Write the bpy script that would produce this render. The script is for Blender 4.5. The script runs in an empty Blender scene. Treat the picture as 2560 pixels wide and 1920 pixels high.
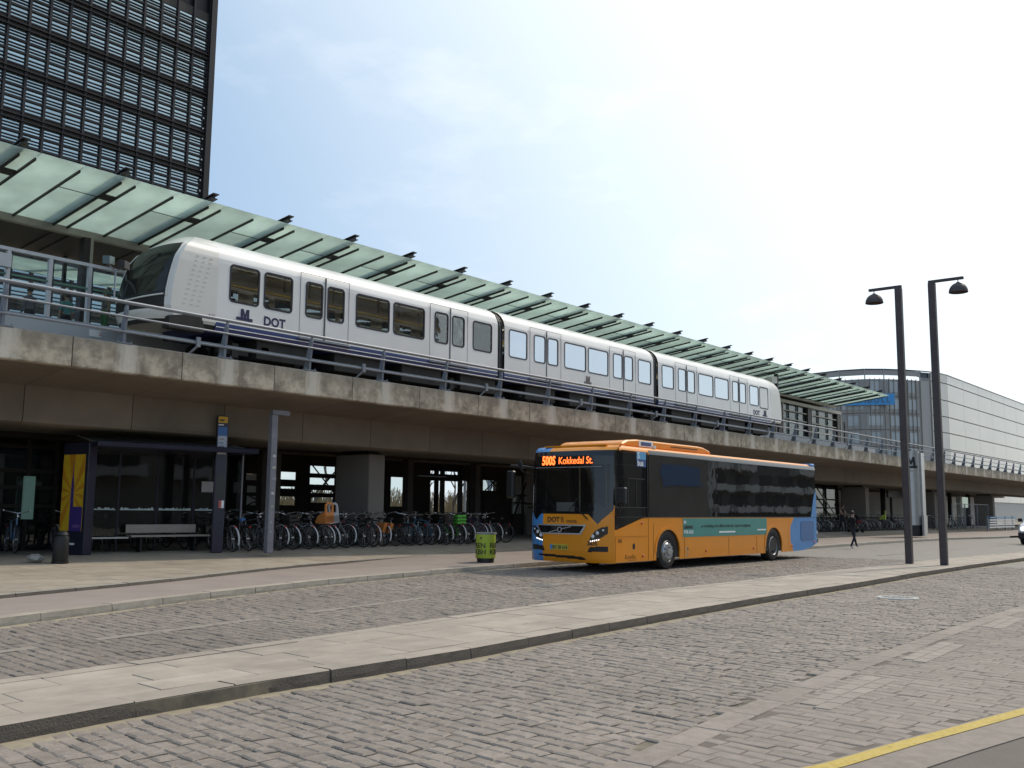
import bpy, bmesh, math, random
import numpy as np
from mathutils import Vector, Matrix
random.seed(7); RNG = np.random.default_rng(11)
R = math.radians
S = bpy.context.scene
COL = S.collection
# ------------------------------------------------------------------ camera, sky, sun, exposure
cam_d = bpy.data.cameras.new('camera'); cam = bpy.data.objects.new('camera', cam_d); COL.objects.link(cam)
cam_d.sensor_width = 36.0; cam_d.lens = 34.45; cam_d.clip_start = 0.1; cam_d.clip_end = 6000
YAW, PITCH, ROLL = R(50.86), R(7.27), R(0.566)
fw = Vector((math.sin(YAW)*math.cos(PITCH), math.cos(YAW)*math.cos(PITCH), math.sin(PITCH)))
rt = Vector((math.cos(YAW), -math.sin(YAW), 0)); up = rt.cross(fw)
r2 = rt*math.cos(ROLL)+up*math.sin(ROLL); u2 = -rt*math.sin(ROLL)+up*math.cos(ROLL)
mw = Matrix((r2, u2, -fw)).transposed().to_4x4(); mw.translation = (0, 0, 1.65)
cam.matrix_world = mw
S.camera = cam
SUN_AZ, SUN_EL = R(-8.0), R(50.0)          # azimuth counted from +X towards +Y
W = bpy.data.worlds.new('World'); S.world = W; W.use_nodes = True
wn, wl = W.node_tree.nodes, W.node_tree.links
bg = wn['Background']
sky = wn.new('ShaderNodeTexSky'); sky.sky_type = 'NISHITA'; sky.sun_disc = False
sky.sun_elevation = SUN_EL; sky.sun_rotation = math.pi/2-SUN_AZ
sky.air_density = 1.0; sky.dust_density = 1.0; sky.ozone_density = 1.6; sky.altitude = 0
tc = wn.new('ShaderNodeTexCoord')
# thin veil of cloud over the whole sky
mp = wn.new('ShaderNodeMapping'); mp.inputs['Scale'].default_value = (3.2, 3.2, 8.0)
wl.new(tc.outputs['Generated'], mp.inputs['Vector'])
nz = wn.new('ShaderNodeTexNoise'); nz.inputs['Scale'].default_value = 2.1; nz.inputs['Detail'].default_value = 7; nz.inputs['Roughness'].default_value = .58
wl.new(mp.outputs['Vector'], nz.inputs['Vector'])
cr = wn.new('ShaderNodeValToRGB'); cr.color_ramp.elements[0].position = .54; cr.color_ramp.elements[1].position = .80
cr.color_ramp.elements[0].color = (0, 0, 0, 1); cr.color_ramp.elements[1].color = (.85, .85, .85, 1)
wl.new(nz.outputs['Fac'], cr.inputs['Fac'])
hz = wn.new('ShaderNodeMix'); hz.data_type = 'RGBA'; hz.blend_type = 'MIX'     # even milky haze
hz.inputs['Factor'].default_value = .70; hz.inputs['B'].default_value = (3.1, 5.0, 7.4, 1)
wl.new(sky.outputs['Color'], hz.inputs['A'])
cm = wn.new('ShaderNodeMix'); cm.data_type = 'RGBA'
cl = wn.new('ShaderNodeMix'); cl.data_type = 'RGBA'; cl.blend_type = 'ADD'; cl.inputs['Factor'].default_value = 1.0
cl.inputs['B'].default_value = (1.5, 1.2, .8, 1)
# circumsolar glow of the veiled sun
gv = wn.new('ShaderNodeVectorMath'); gv.operation = 'DOT_PRODUCT'; wl.new(tc.outputs['Generated'], gv.inputs[0])
gv.inputs[1].default_value = (math.cos(SUN_EL)*math.cos(SUN_AZ), math.cos(SUN_EL)*math.sin(SUN_AZ), math.sin(SUN_EL))
gm = wn.new('ShaderNodeMapRange'); gm.interpolation_type = 'SMOOTHSTEP'; gm.inputs[1].default_value = .42; gm.inputs[2].default_value = 1.0; gm.inputs[3].default_value = 0; gm.inputs[4].default_value = 1.0
wl.new(gv.outputs['Value'], gm.inputs[0])
gl_ = wn.new('ShaderNodeMix'); gl_.data_type = 'RGBA'; gl_.blend_type = 'ADD'; gl_.inputs['B'].default_value = (7.8, 6.8, 4.6, 1)
wl.new(gm.outputs[0], gl_.inputs['Factor']); wl.new(hz.outputs['Result'], gl_.inputs['A']); hz = gl_
# horizon haze
sz = wn.new('ShaderNodeSeparateXYZ'); wl.new(tc.outputs['Generated'], sz.inputs[0])
h1 = wn.new('ShaderNodeMapRange'); h1.inputs[1].default_value = .55; h1.inputs[2].default_value = 0.0; wl.new(sz.outputs['Z'], h1.inputs[0])
h2 = wn.new('ShaderNodeMath'); h2.operation = 'POWER'; h2.inputs[1].default_value = 2.0; wl.new(h1.outputs[0], h2.inputs[0])
h3 = wn.new('ShaderNodeMix'); h3.data_type = 'RGBA'; h3.blend_type = 'ADD'; h3.inputs['B'].default_value = (3.3, 2.8, 2.0, 1)
wl.new(h2.outputs[0], h3.inputs['Factor']); wl.new(hz.outputs['Result'], h3.inputs['A']); hz = h3
wl.new(hz.outputs['Result'], cl.inputs['A'])
wl.new(cr.outputs['Color'], cm.inputs['Factor']); wl.new(hz.outputs['Result'], cm.inputs['A']); wl.new(cl.outputs['Result'], cm.inputs['B'])
wl.new(cm.outputs['Result'], bg.inputs['Color']); bg.inputs['Strength'].default_value = 0.115
sun_d = bpy.data.lights.new('sun', 'SUN'); sun_d.energy = 2.35; sun_d.angle = R(3.0); sun_d.color = (1.0, .88, .71)
sun = bpy.data.objects.new('sun', sun_d); COL.objects.link(sun)
sdir = Vector((math.cos(SUN_EL)*math.cos(SUN_AZ), math.cos(SUN_EL)*math.sin(SUN_AZ), math.sin(SUN_EL)))
sun.rotation_euler = sdir.to_track_quat('Z', 'Y').to_euler(); sun.location = (60, 0, 80)
vs = S.view_settings; vs.view_transform = 'Standard'; vs.look = 'None'; vs.exposure = 0.0; vs.gamma = 1.0; vs.use_curve_mapping = False
S.render.engine = 'CYCLES'; S.cycles.use_denoising = True
S.cycles.max_bounces = 8; S.cycles.transparent_max_bounces = 16; S.cycles.transmission_bounces = 8
S.cycles.caustics_reflective = False; S.cycles.caustics_refractive = False

# ------------------------------------------------------------------ materials
MATS = {}
def mat(name, col, rough=.6, metal=0., var=.12, scale=6., bump=0., bscale=None, rand=0., island=0., col2=None, spec=.5, trans=0., coat=0., emit=None, es=0., alpha=1., stretch=None, c2pos=(.35, .7), ior=1.45, wear=0., wscale=.35):
    """procedural Principled material: noise tint, optional second tone, object / island variation, bump"""
    if name in MATS: return MATS[name]
    m = bpy.data.materials.new(name); m.use_nodes = True; MATS[name] = m
    n, l = m.node_tree.nodes, m.node_tree.links
    b = n['Principled BSDF']
    b.inputs['Roughness'].default_value = rough; b.inputs['Metallic'].default_value = metal
    b.inputs['Specular IOR Level'].default_value = spec; b.inputs['IOR'].default_value = ior
    b.inputs['Transmission Weight'].default_value = trans; b.inputs['Coat Weight'].default_value = coat; b.inputs['Coat Roughness'].default_value = .06
    b.inputs['Alpha'].default_value = alpha
    t = n.new('ShaderNodeTexCoord'); vec = t.outputs['Object']
    if stretch:
        mp_ = n.new('ShaderNodeMapping'); mp_.inputs['Scale'].default_value = stretch; l.new(vec, mp_.inputs['Vector']); vec = mp_.outputs['Vector']
    if rand:
        oi = n.new('ShaderNodeObjectInfo'); ad = n.new('ShaderNodeVectorMath'); ad.operation = 'MULTIPLY_ADD'
        cb = n.new('ShaderNodeCombineXYZ'); 
        for k in range(3): l.new(oi.outputs['Random'], cb.inputs[k])
        l.new(cb.outputs[0], ad.inputs[0]); ad.inputs[1].default_value = (37, 53, 71); l.new(vec, ad.inputs[2]); vec = ad.outputs[0]
    nt = n.new('ShaderNodeTexNoise'); nt.inputs['Scale'].default_value = scale; nt.inputs['Detail'].default_value = 6; nt.inputs['Roughness'].default_value = .62
    l.new(vec, nt.inputs['Vector'])
    c = tuple(col)+(1,)
    if col2 is not None:
        rp = n.new('ShaderNodeValToRGB'); rp.color_ramp.elements[0].position, rp.color_ramp.elements[1].position = c2pos
        rp.color_ramp.elements[0].color = c; rp.color_ramp.elements[1].color = tuple(col2)+(1,)
        l.new(nt.outputs['Fac'], rp.inputs['Fac']); base = rp.outputs['Color']
    else:
        rgb = n.new('ShaderNodeRGB'); rgb.outputs[0].default_value = c; base = rgb.outputs[0]
    hv = n.new('ShaderNodeHueSaturation'); l.new(base, hv.inputs['Color'])
    mr = n.new('ShaderNodeMapRange'); mr.inputs[1].default_value = .25; mr.inputs[2].default_value = .75; mr.inputs[3].default_value = 1-var; mr.inputs[4].default_value = 1+var
    l.new(nt.outputs['Fac'], mr.inputs[0]); val = mr.outputs[0]
    for amt, kind in ((rand, 'o'), (island, 'i')):
        if not amt: continue
        if kind == 'o': src = oi.outputs['Random']
        else: g = n.new('ShaderNodeNewGeometry'); src = g.outputs['Random Per Island']
        m2 = n.new('ShaderNodeMapRange'); m2.inputs[3].default_value = 1-amt; m2.inputs[4].default_value = 1+amt; l.new(src, m2.inputs[0])
        mu = n.new('ShaderNodeMath'); mu.operation = 'MULTIPLY'; l.new(val, mu.inputs[0]); l.new(m2.outputs[0], mu.inputs[1]); val = mu.outputs[0]
    if wear:      # broad patches of dirt and polish, in world space so neighbouring pieces share them
        gp = n.new('ShaderNodeNewGeometry'); nw = n.new('ShaderNodeTexNoise'); nw.inputs['Scale'].default_value = wscale; nw.inputs['Detail'].default_value = 5; nw.inputs['Roughness'].default_value = .6
        l.new(gp.outputs['Position'], nw.inputs['Vector']); m3 = n.new('ShaderNodeMapRange'); m3.inputs[1].default_value = .3; m3.inputs[2].default_value = .7; m3.inputs[3].default_value = 1-wear; m3.inputs[4].default_value = 1+wear*.7; l.new(nw.outputs['Fac'], m3.inputs[0])
        mw_ = n.new('ShaderNodeMath'); mw_.operation = 'MULTIPLY'; l.new(val, mw_.inputs[0]); l.new(m3.outputs[0], mw_.inputs[1]); val = mw_.outputs[0]
    l.new(val, hv.inputs['Value']); l.new(hv.outputs['Color'], b.inputs['Base Color'])
    if bump:
        n2 = n.new('ShaderNodeTexNoise'); n2.inputs['Scale'].default_value = bscale or scale*4; n2.inputs['Detail'].default_value = 5; l.new(vec, n2.inputs['Vector'])
        bp = n.new('ShaderNodeBump'); bp.inputs['Strength'].default_value = bump; bp.inputs['Distance'].default_value = .02
        l.new(n2.outputs['Fac'], bp.inputs['Height']); l.new(bp.outputs['Normal'], b.inputs['Normal'])
    if emit is not None:
        b.inputs['Emission Color'].default_value = tuple(emit)+(1,); b.inputs['Emission Strength'].default_value = es
    return m
def glass(name, tint, dens=.5, rough=.02, refl=1.0, base=.06):
    """thin window pane: tinted see-through plus Fresnel reflection"""
    if name in MATS: return MATS[name]
    m = bpy.data.materials.new(name); m.use_nodes = True; MATS[name] = m
    n, l = m.node_tree.nodes, m.node_tree.links
    n.remove(n['Principled BSDF']); out = n['Material Output']
    tr = n.new('ShaderNodeBsdfTransparent'); tr.inputs['Color'].default_value = tuple(tint)+(1,)
    df = n.new('ShaderNodeBsdfDiffuse'); df.inputs['Color'].default_value = tuple(.12*x for x in tint)+(1,)
    gl = n.new('ShaderNodeBsdfGlossy'); gl.inputs['Roughness'].default_value = rough
    tcn = n.new('ShaderNodeTexCoord'); nn = n.new('ShaderNodeTexNoise'); nn.inputs['Scale'].default_value = 1.3; l.new(tcn.outputs['Object'], nn.inputs['Vector'])
    bp = n.new('ShaderNodeBump'); bp.inputs['Strength'].default_value = .05; bp.inputs['Distance'].default_value = .05; l.new(nn.outputs['Fac'], bp.inputs['Height']); l.new(bp.outputs['Normal'], gl.inputs['Normal'])
    m1 = n.new('ShaderNodeMixShader'); m1.inputs[0].default_value = dens; l.new(tr.outputs[0], m1.inputs[1]); l.new(df.outputs[0], m1.inputs[2])
    fr = n.new('ShaderNodeLayerWeight'); fr.inputs['Blend'].default_value = .25
    mr = n.new('ShaderNodeMapRange'); mr.inputs[3].default_value = base*refl; mr.inputs[4].default_value = min(1.0, .9*refl); l.new(fr.outputs['Fresnel'], mr.inputs[0])
    m2 = n.new('ShaderNodeMixShader'); l.new(mr.outputs[0], m2.inputs[0]); l.new(m1.outputs[0], m2.inputs[1]); l.new(gl.outputs[0], m2.inputs[2])
    l.new(m2.outputs[0], out.inputs['Surface'])
    return m
def translucent(name, col, mixf=.55):
    m = bpy.data.materials.new(name); m.use_nodes = True; MATS[name] = m
    n, l = m.node_tree.nodes, m.node_tree.links
    b = n['Principled BSDF']; out = n['Material Output']
    t = n.new('ShaderNodeTexCoord'); nt = n.new('ShaderNodeTexNoise'); nt.inputs['Scale'].default_value = .9; nt.inputs['Detail'].default_value = 5; l.new(t.outputs['Object'], nt.inputs['Vector'])
    oi = n.new('ShaderNodeObjectInfo'); mr = n.new('ShaderNodeMapRange'); mr.inputs[1].default_value = .3; mr.inputs[2].default_value = .7; mr.inputs[3].default_value = .86; mr.inputs[4].default_value = 1.08; l.new(nt.outputs['Fac'], mr.inputs[0])
    m2 = n.new('ShaderNodeMapRange'); m2.inputs[3].default_value = .9; m2.inputs[4].default_value = 1.08; l.new(oi.outputs['Random'], m2.inputs[0])
    mu = n.new('ShaderNodeMath'); mu.operation = 'MULTIPLY'; l.new(mr.outputs[0], mu.inputs[0]); l.new(m2.outputs[0], mu.inputs[1])
    rgb = n.new('ShaderNodeRGB'); rgb.outputs[0].default_value = tuple(col)+(1,)
    hv = n.new('ShaderNodeHueSaturation'); l.new(rgb.outputs[0], hv.inputs['Color']); l.new(mu.outputs[0], hv.inputs['Value'])
    tr = n.new('ShaderNodeBsdfTranslucent'); l.new(hv.outputs[0], tr.inputs['Color']); l.new(hv.outputs[0], b.inputs['Base Color']); b.inputs['Roughness'].default_value = .25
    mx = n.new('ShaderNodeMixShader'); mx.inputs[0].default_value = mixf; l.new(b.outputs[0], mx.inputs[1]); l.new(tr.outputs[0], mx.inputs[2]); l.new(mx.outputs[0], out.inputs['Surface'])
    return m

# ------------------------------------------------------------------ mesh building
class MB:
    def __init__(s): s.v = []; s.f = []; s.m = []
    def add(s, vs_, fs, mi=0):
        b = len(s.v); s.v += [tuple(p) for p in vs_]; s.f += [tuple(b+i for i in q) for q in fs]; s.m += [mi]*len(fs); return s
    def box(s, x0, x1, y0, y1, z0, z1, mi=0):
        if x0 > x1: x0, x1 = x1, x0
        if y0 > y1: y0, y1 = y1, y0
        if z0 > z1: z0, z1 = z1, z0
        return s.add([(x0,y0,z0),(x1,y0,z0),(x1,y1,z0),(x0,y1,z0),(x0,y0,z1),(x1,y0,z1),(x1,y1,z1),(x0,y1,z1)],
                     [(0,3,2,1),(4,5,6,7),(0,1,5,4),(1,2,6,5),(2,3,7,6),(3,0,4,7)], mi)
    def bar(s, p, q, w, h, mi=0, upv=(0,0,1)):
        p, q = Vector(p), Vector(q); d = (q-p).normalized(); a = d.cross(Vector(upv))
        if a.length < 1e-4: a = d.cross(Vector((1,0,0)))
        a.normalize(); b = a.cross(d); a *= w/2; b *= h/2
        return s.add([p-a-b, p+a-b, p+a+b, p-a+b, q-a-b, q+a-b, q+a+b, q-a+b], [(0,1,2,3),(7,6,5,4),(0,4,5,1),(1,5,6,2),(2,6,7,3),(3,7,4,0)], mi)
    def tube(s, p, q, r, n=8, mi=0, r_end=None, cap=True):
        return s.path([p, q], r, n, mi, [r, r if r_end is None else r_end], cap)
    def path(s, pts, r, n=8, mi=0, rad=None, cap=True, closed=False):
        pts = [Vector(p) for p in pts]; k = len(pts); rings = []; prev = None
        for i, p in enumerate(pts):
            if closed: d = (pts[(i+1) % k]-pts[i-1])
            else: d = pts[min(i+1, k-1)]-pts[max(i-1, 0)]
            d = d.normalized() if d.length > 1e-9 else Vector((0,0,1))
            if prev is None:
                a = d.cross(Vector((0,0,1)));
                if a.length < 1e-3: a = d.cross(Vector((1,0,0)))
            else: a = prev-d*prev.dot(d)
            a.normalize(); prev = a.copy(); b = d.cross(a); rr = rad[i] if rad else r
            rings.append([p+(a*math.cos(t)+b*math.sin(t))*rr for t in [2*math.pi*j/n for j in range(n)]])
        base = len(s.v); fs = []
        for i in range(k-1+(1 if closed else 0)):
            i2 = (i+1) % k
            for j in range(n): fs.append((i*n+j, i*n+(j+1) % n, i2*n+(j+1) % n, i2*n+j))
        if cap and not closed: fs.append(tuple(range(n-1,-1,-1))); fs.append(tuple((k-1)*n+j for j in range(n)))
        return s.add([p for r_ in rings for p in r_], fs, mi)
    def lathe(s, prof, c=(0,0,0), n=20, mi=0, axis='z', cap=True):
        vs_ = []
        for r_, h in prof:
            for j in range(n):
                t = 2*math.pi*j/n; a, b = r_*math.cos(t), r_*math.sin(t)
                vs_.append({'z': (c[0]+a, c[1]+b, c[2]+h), 'y': (c[0]+a, c[1]+h, c[2]+b), 'x': (c[0]+h, c[1]+a, c[2]+b)}[axis])
        k = len(prof); fs = [(i*n+j, i*n+(j+1) % n, (i+1)*n+(j+1) % n, (i+1)*n+j) for i in range(k-1) for j in range(n)]
        if cap: fs += [tuple(range(n-1,-1,-1)), tuple((k-1)*n+j for j in range(n))]
        return s.add(vs_, fs, mi)
    def prism(s, poly, a, b, plane='xz', mi=0):
        """extrude a 2-D polygon; plane names its two axes, a..b is the range on the third"""
        def P3(p, t): return {'xz': (p[0], t, p[1]), 'xy': (p[0], p[1], t), 'yz': (t, p[0], p[1])}[plane]
        n = len(poly); vs_ = [P3(p, a) for p in poly]+[P3(p, b) for p in poly]
        fs = [tuple(range(n)), tuple(range(2*n-1, n-1, -1))]+[(i, n+i, n+(i+1) % n, (i+1) % n) for i in range(n)]
        return s.add(vs_, fs, mi)
    def ring(s, outer, inner, a, b, plane='xz', mi=0):
        """flat ring between two matching polygons, extruded a..b"""
        def P3(p, t): return {'xz': (p[0], t, p[1]), 'xy': (p[0], p[1], t), 'yz': (t, p[0], p[1])}[plane]
        n = len(outer); vs_ = [P3(p, t) for t in (a, b) for q in (outer, inner) for p in q]; fs = []
        for i in range(n):
            j = (i+1) % n
            fs += [(i, j, n+j, n+i), (2*n+i, 3*n+i, 3*n+j, 2*n+j), (i, 2*n+i, 2*n+j, j), (n+i, n+j, 3*n+j, 3*n+i)]
        return s.add(vs_, fs, mi)
    def build(s, name, mats, parent=None, smooth=False, bevel=0, loc=None):
        """one mesh object; with a parent the vertices are given in world space unless loc is set"""
        me = bpy.data.meshes.new(name)
        off = Vector(loc) if loc is not None else (parent_loc(parent) if parent is not None else Vector((0,0,0)))
        vv = s.v if off.length < 1e-9 else [(p[0]-off.x, p[1]-off.y, p[2]-off.z) for p in s.v]
        me.from_pydata(vv, [], s.f)
        if not isinstance(mats, (list, tuple)): mats = [mats]
        for m_ in mats: me.materials.append(m_)
        if len(mats) > 1: me.polygons.foreach_set('material_index', s.m)
        bm = bmesh.new(); bm.from_mesh(me); bmesh.ops.recalc_face_normals(bm, faces=bm.faces)
        if bevel: bmesh.ops.bevel(bm, geom=bm.edges[:], offset=bevel, segments=1, affect='EDGES', clamp_overlap=True)
        bm.to_mesh(me); bm.free()
        if smooth: smooth_mesh(me)
        o = bpy.data.objects.new(name, me); COL.objects.link(o)
        if parent is not None: o.parent = parent
        if loc is not None: o.location = loc if parent is None else Vector(loc)-parent_loc(parent)
        return o
def parent_loc(p):
    l = Vector((0,0,0))
    while p is not None: l += Vector(p.location); p = p.parent
    return l
def smooth_mesh(me, ang=40):
    me.polygons.foreach_set('use_smooth', [True]*len(me.polygons))
    try: me.set_sharp_from_angle(angle=R(ang))
    except Exception: pass
def tag(o, label=None, cat=None, group=None, kind=None):
    if label: o['label'] = label
    if cat: o['category'] = cat
    if group: o['group'] = group
    if kind: o['kind'] = kind
    return o
def thing(name, label, cat, loc=(0,0,0), group=None, kind=None, rz=0.):
    o = bpy.data.objects.new(name, None); COL.objects.link(o); o.location = loc; o.rotation_euler = (0,0,rz); o.empty_display_size = .2
    return tag(o, label, cat, group, kind)
def inst(src, name, parent=None, loc=(0,0,0), rz=0., scale=None):
    o = bpy.data.objects.new(name, src.data if hasattr(src, 'data') else src); COL.objects.link(o)
    if parent is not None: o.parent = parent
    o.location = loc; o.rotation_euler = (0,0,rz)
    if scale: o.scale = scale
    return o
def copy_tree(o, parent=None):
    c = o.copy(); COL.objects.link(c); c.parent = parent
    for ch in list(o.children): copy_tree(ch, c)
    return c
def text_mesh(txt, size, thick=.004, align='LEFT', spacing=1.0, xs=1.0, bold=0.):
    cu = bpy.data.curves.new('txt', 'FONT'); cu.body = txt; cu.size = size; cu.extrude = thick/2; cu.align_x = align; cu.space_character = spacing; cu.offset = bold; cu.resolution_u = 3
    o = bpy.data.objects.new('txt', cu); COL.objects.link(o)
    dg = bpy.context.evaluated_depsgraph_get(); me = bpy.data.meshes.new_from_object(o.evaluated_get(dg))
    bpy.data.objects.remove(o); bpy.data.curves.remove(cu)
    if xs != 1.0:
        for v in me.vertices: v.co.x *= xs
    return me
def text(name, txt, size, m, parent, loc, rot, thick=.004, align='LEFT', spacing=1.0, xs=1.0, bold=0.):
    me = text_mesh(txt, size, thick, align, spacing, xs, bold); me.materials.clear(); me.materials.append(m)
    o = bpy.data.objects.new(name, me); COL.objects.link(o); o.rotation_euler = rot
    if parent is not None: o.parent = parent; o.location = Vector(loc)-parent_loc(parent)
    else: o.location = loc
    return o
TXN = (R(90), 0, 0)                 # text standing upright, read from -Y
TXF = (R(90), 0, R(-90))            # read from -X
def rrect(x0, x1, z0, z1, r, n=4):
    pts = []
    for cx, cz, a0 in ((x1-r, z1-r, 0), (x0+r, z1-r, 90), (x0+r, z0+r, 180), (x1-r, z0+r, 270)):
        for k in range(n+1):
            t = R(a0+90*k/n); pts.append((cx+r*math.cos(t), cz+r*math.sin(t)))
    return pts
def in_poly(x, y, poly):
    c = False; j = len(poly)-1
    for i in range(len(poly)):
        xi, yi = poly[i]; xj, yj = poly[j]
        if (yi > y) != (yj > y) and x < (xj-xi)*(y-yi)/(yj-yi)+xi: c = not c
        j = i
    return c
def lerp(tab, x):
    if x <= tab[0][0]: return tab[0][1]
    for (a, b), (c, d) in zip(tab, tab[1:]):
        if x <= c: return b+(d-b)*(x-a)/(c-a)
    return tab[-1][1]
# ------------------------------------------------------------------ ground, roads, pavements
m_base = mat('ground_far', (.22,.20,.165), .95, var=.15, scale=.3)
m_mortar = mat('sandy_joint', (.13,.115,.095), .95, var=.35, scale=3., col2=(.20,.17,.12))
m_cobble = mat('granite_sett', (.222,.186,.158), .75, wear=.16, var=.16, scale=14, bump=.28, bscale=60, rand=.10, island=.12, col2=(.252,.213,.182))
m_flat = mat('sawn_sett', (.23,.193,.165), .75, wear=.14, var=.16, scale=9, bump=.2, bscale=70, rand=.08, island=.10, col2=(.248,.209,.179))
m_flatl = mat('pale_sett', (.285,.243,.208), .75, var=.12, scale=9, rand=.08)
m_slab = mat('paving_slab', (.345,.295,.245), .8, wear=.10, var=.14, scale=2.2, bump=.15, bscale=70, rand=.09, col2=(.375,.322,.27))
m_slab2 = mat('pavement_slab', (.31,.265,.21), .85, wear=.14, var=.15, scale=1.4, bump=.15, bscale=60, rand=.06, col2=(.335,.29,.235))
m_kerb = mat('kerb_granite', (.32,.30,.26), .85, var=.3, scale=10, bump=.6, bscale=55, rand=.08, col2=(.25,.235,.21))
m_kerb_shade = mat('kerb_shaded', (.120,.103,.088), .9, var=.35, scale=40, bump=.5, bscale=60, rand=.05, col2=(.085,.074,.064))  # dark dirty granite, with the shade of the sunless kerb face in its colour
m_bike = mat('cycle_path', (.27,.225,.20), .9, var=.08, scale=.9, bump=.2, bscale=120, col2=(.29,.245,.217))
m_asph = mat('asphalt', (.165,.14,.122), .9, var=.12, scale=1.2, bump=.4, bscale=150)
m_yel = mat('yellow_paint', (.50,.36,.075), .75, var=.35, scale=22, col2=(.36,.28,.11), c2pos=(.5,.72))
m_wht = mat('worn_white_paint', (.285,.25,.215), .8, var=.2, scale=16, col2=(.235,.203,.175), c2pos=(.4,.65))
m_sand = mat('sand_drift', (.30,.255,.185), .95, var=.2, scale=7)
m_iron = mat('cast_iron', (.20,.195,.19), .45, metal=.6, var=.3, scale=20, bump=.3)
m_ironl = mat('cast_iron_worn', (.42,.42,.41), .4, metal=.5, var=.25, scale=25)

def sheet(name, pts, z, m, kind='structure', thick=None):
    mb = MB()
    if thick: mb.prism(pts, z-thick, z, 'xy')
    else: mb.add([(x, y, z) for x, y in pts], [tuple(range(len(pts)))])
    o = mb.build(name, m); tag(o, kind=kind); return o
def poly_y(tab, x): return lerp(tab, x)
NEAR = [(-6,6.9),(3.24,7.18),(5,7.33),(8.2,7.33),(9.45,7.43),(11.7,7.59),(13.6,7.70),(17,7.86),(21.9,7.92),(26.3,8.09),(32.6,8.15),(40,8.05),(60,7.4),(110,5.0)]
ISL = [(-6,8.6),(4.05,9.08),(6.4,9.27),(8,9.40),(11.4,9.79),(14.85,10.03),(17.8,10.04),(24,9.98),(31,9.98),(37.2,9.80),(45,9.42),(60,8.7),(110,6.2)]
FAR = [(-6,10.2),(2,12.4),(6.16,13.89),(7.63,14.45),(10.1,15.35),(13.8,16.39),(17.35,17.02),(20.7,17.5),(24.4,17.78),(34,17.8),(43.9,17.72),(50,17.95),(58,18.1),(66,17.9),(74,16.6),(90,15.2),(130,12)]
INN = [(-6,12.4),(2,14.6),(7.28,16.48),(10.84,17.67),(15.28,19.67),(19,20.75),(22.6,21.45)]
GUT = [(2,3.4),(5.58,3.56),(7.75,3.78),(10.65,3.96),(15.42,4.11),(19.5,4.13),(30,4.0),(60,3.2)]
YLW = [(4,3.25),(6.47,2.50),(7.43,2.33),(8.28,2.15),(9.25,1.96),(12,1.35),(16,.4)]

sheet('ground', [(-1500,-1500),(2500,-1500),(2500,2500),(-1500,2500)], -.06, m_base)
# mortar bed that carries the setts, both carriageways
xs_ = [x for x in np.arange(-6, 131, 2.0)]
sheet('road', [(x, lerp([(-6,1.0),(130,-12)], x)-30*0) for x in (-6, 130)]+[(x, lerp(FAR, x)+.12) for x in reversed(xs_)], -.014, m_mortar)

def setts(name, region, du, dv, rot, joint, top_j, m, near=None, kind='stuff', hmul=1., seedv=1):
    """courses of stone setts: rows lie along v (about +Y), stones jittered; region(x,y)->bool"""
    rg = np.random.default_rng(seedv); c, s_ = math.cos(rot), math.sin(rot)
    V, F = [], []; near_list = []
    u0, u1, v0, v1 = region['box']; ok = region['ok']; u = u0
    while u < u1:
        w = du*rg.uniform(.86, 1.14); v = v0+rg.uniform(0, dv)
        while v < v1:
            L = dv*rg.uniform(.72, 1.3)
            cu, cv = u+w/2, v+L/2; x, y = cu*c+cv*s_, -cu*s_+cv*c
            if ok(x, y):
                hw, hl = w/2-joint*rg.uniform(.5, 1.3), L/2-joint*rg.uniform(.9, 2.2); z = rg.normal(0, top_j); b = min(.018, hw*.3)*rg.uniform(.6, 1.2)
                cs = []
                for su, sv in ((-1,-1),(1,-1),(1,1),(-1,1)):
                    cs.append((su*hw+rg.normal(0, .007*hmul), sv*hl+rg.normal(0, .011*hmul)))
                tl = rg.normal(0, .011, 2)
                def P(a, q, zz): return (x+(a*c+q*s_), y+(-a*s_+q*c), zz+z+tl[0]*a+tl[1]*q)
                vv = [P(a, q, -.03) for a, q in cs]+[P(a, q, -.010*hmul) for a, q in cs]+[P(a*(1-b/hw), q*(1-b/hl), 0) for a, q in cs]
                ff = [(8,9,10,11)]+[(i, (i+1) % 4, 4+(i+1) % 4, 4+i) for i in range(4)]+[(4+i, 4+(i+1) % 4, 8+(i+1) % 4, 8+i) for i in range(4)]
                if near is not None: near_list.append((math.hypot(x, y), vv, ff))
                else:
                    bb = len(V); V += vv; F += [tuple(bb+i for i in q) for q in ff]
            v += L
        u += w
    return V, F, near_list
def mesh_obj(name, V, F, m, parent=None):
    me = bpy.data.meshes.new(name); me.from_pydata(V, [], F); me.materials.append(m)
    o = bpy.data.objects.new(name, me); COL.objects.link(o)
    if parent: o.parent = parent
    return o
def view_ok(x, y, pad=1.5):
    d = Vector((x, y)); f2 = Vector((math.sin(YAW), math.cos(YAW))); r_ = Vector((math.cos(YAW), -math.sin(YAW)))
    dep = d.dot(f2); lat = abs(d.dot(r_))
    return dep > 2.5 and lat < dep*.56+pad
road = bpy.data.objects['road']
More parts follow.
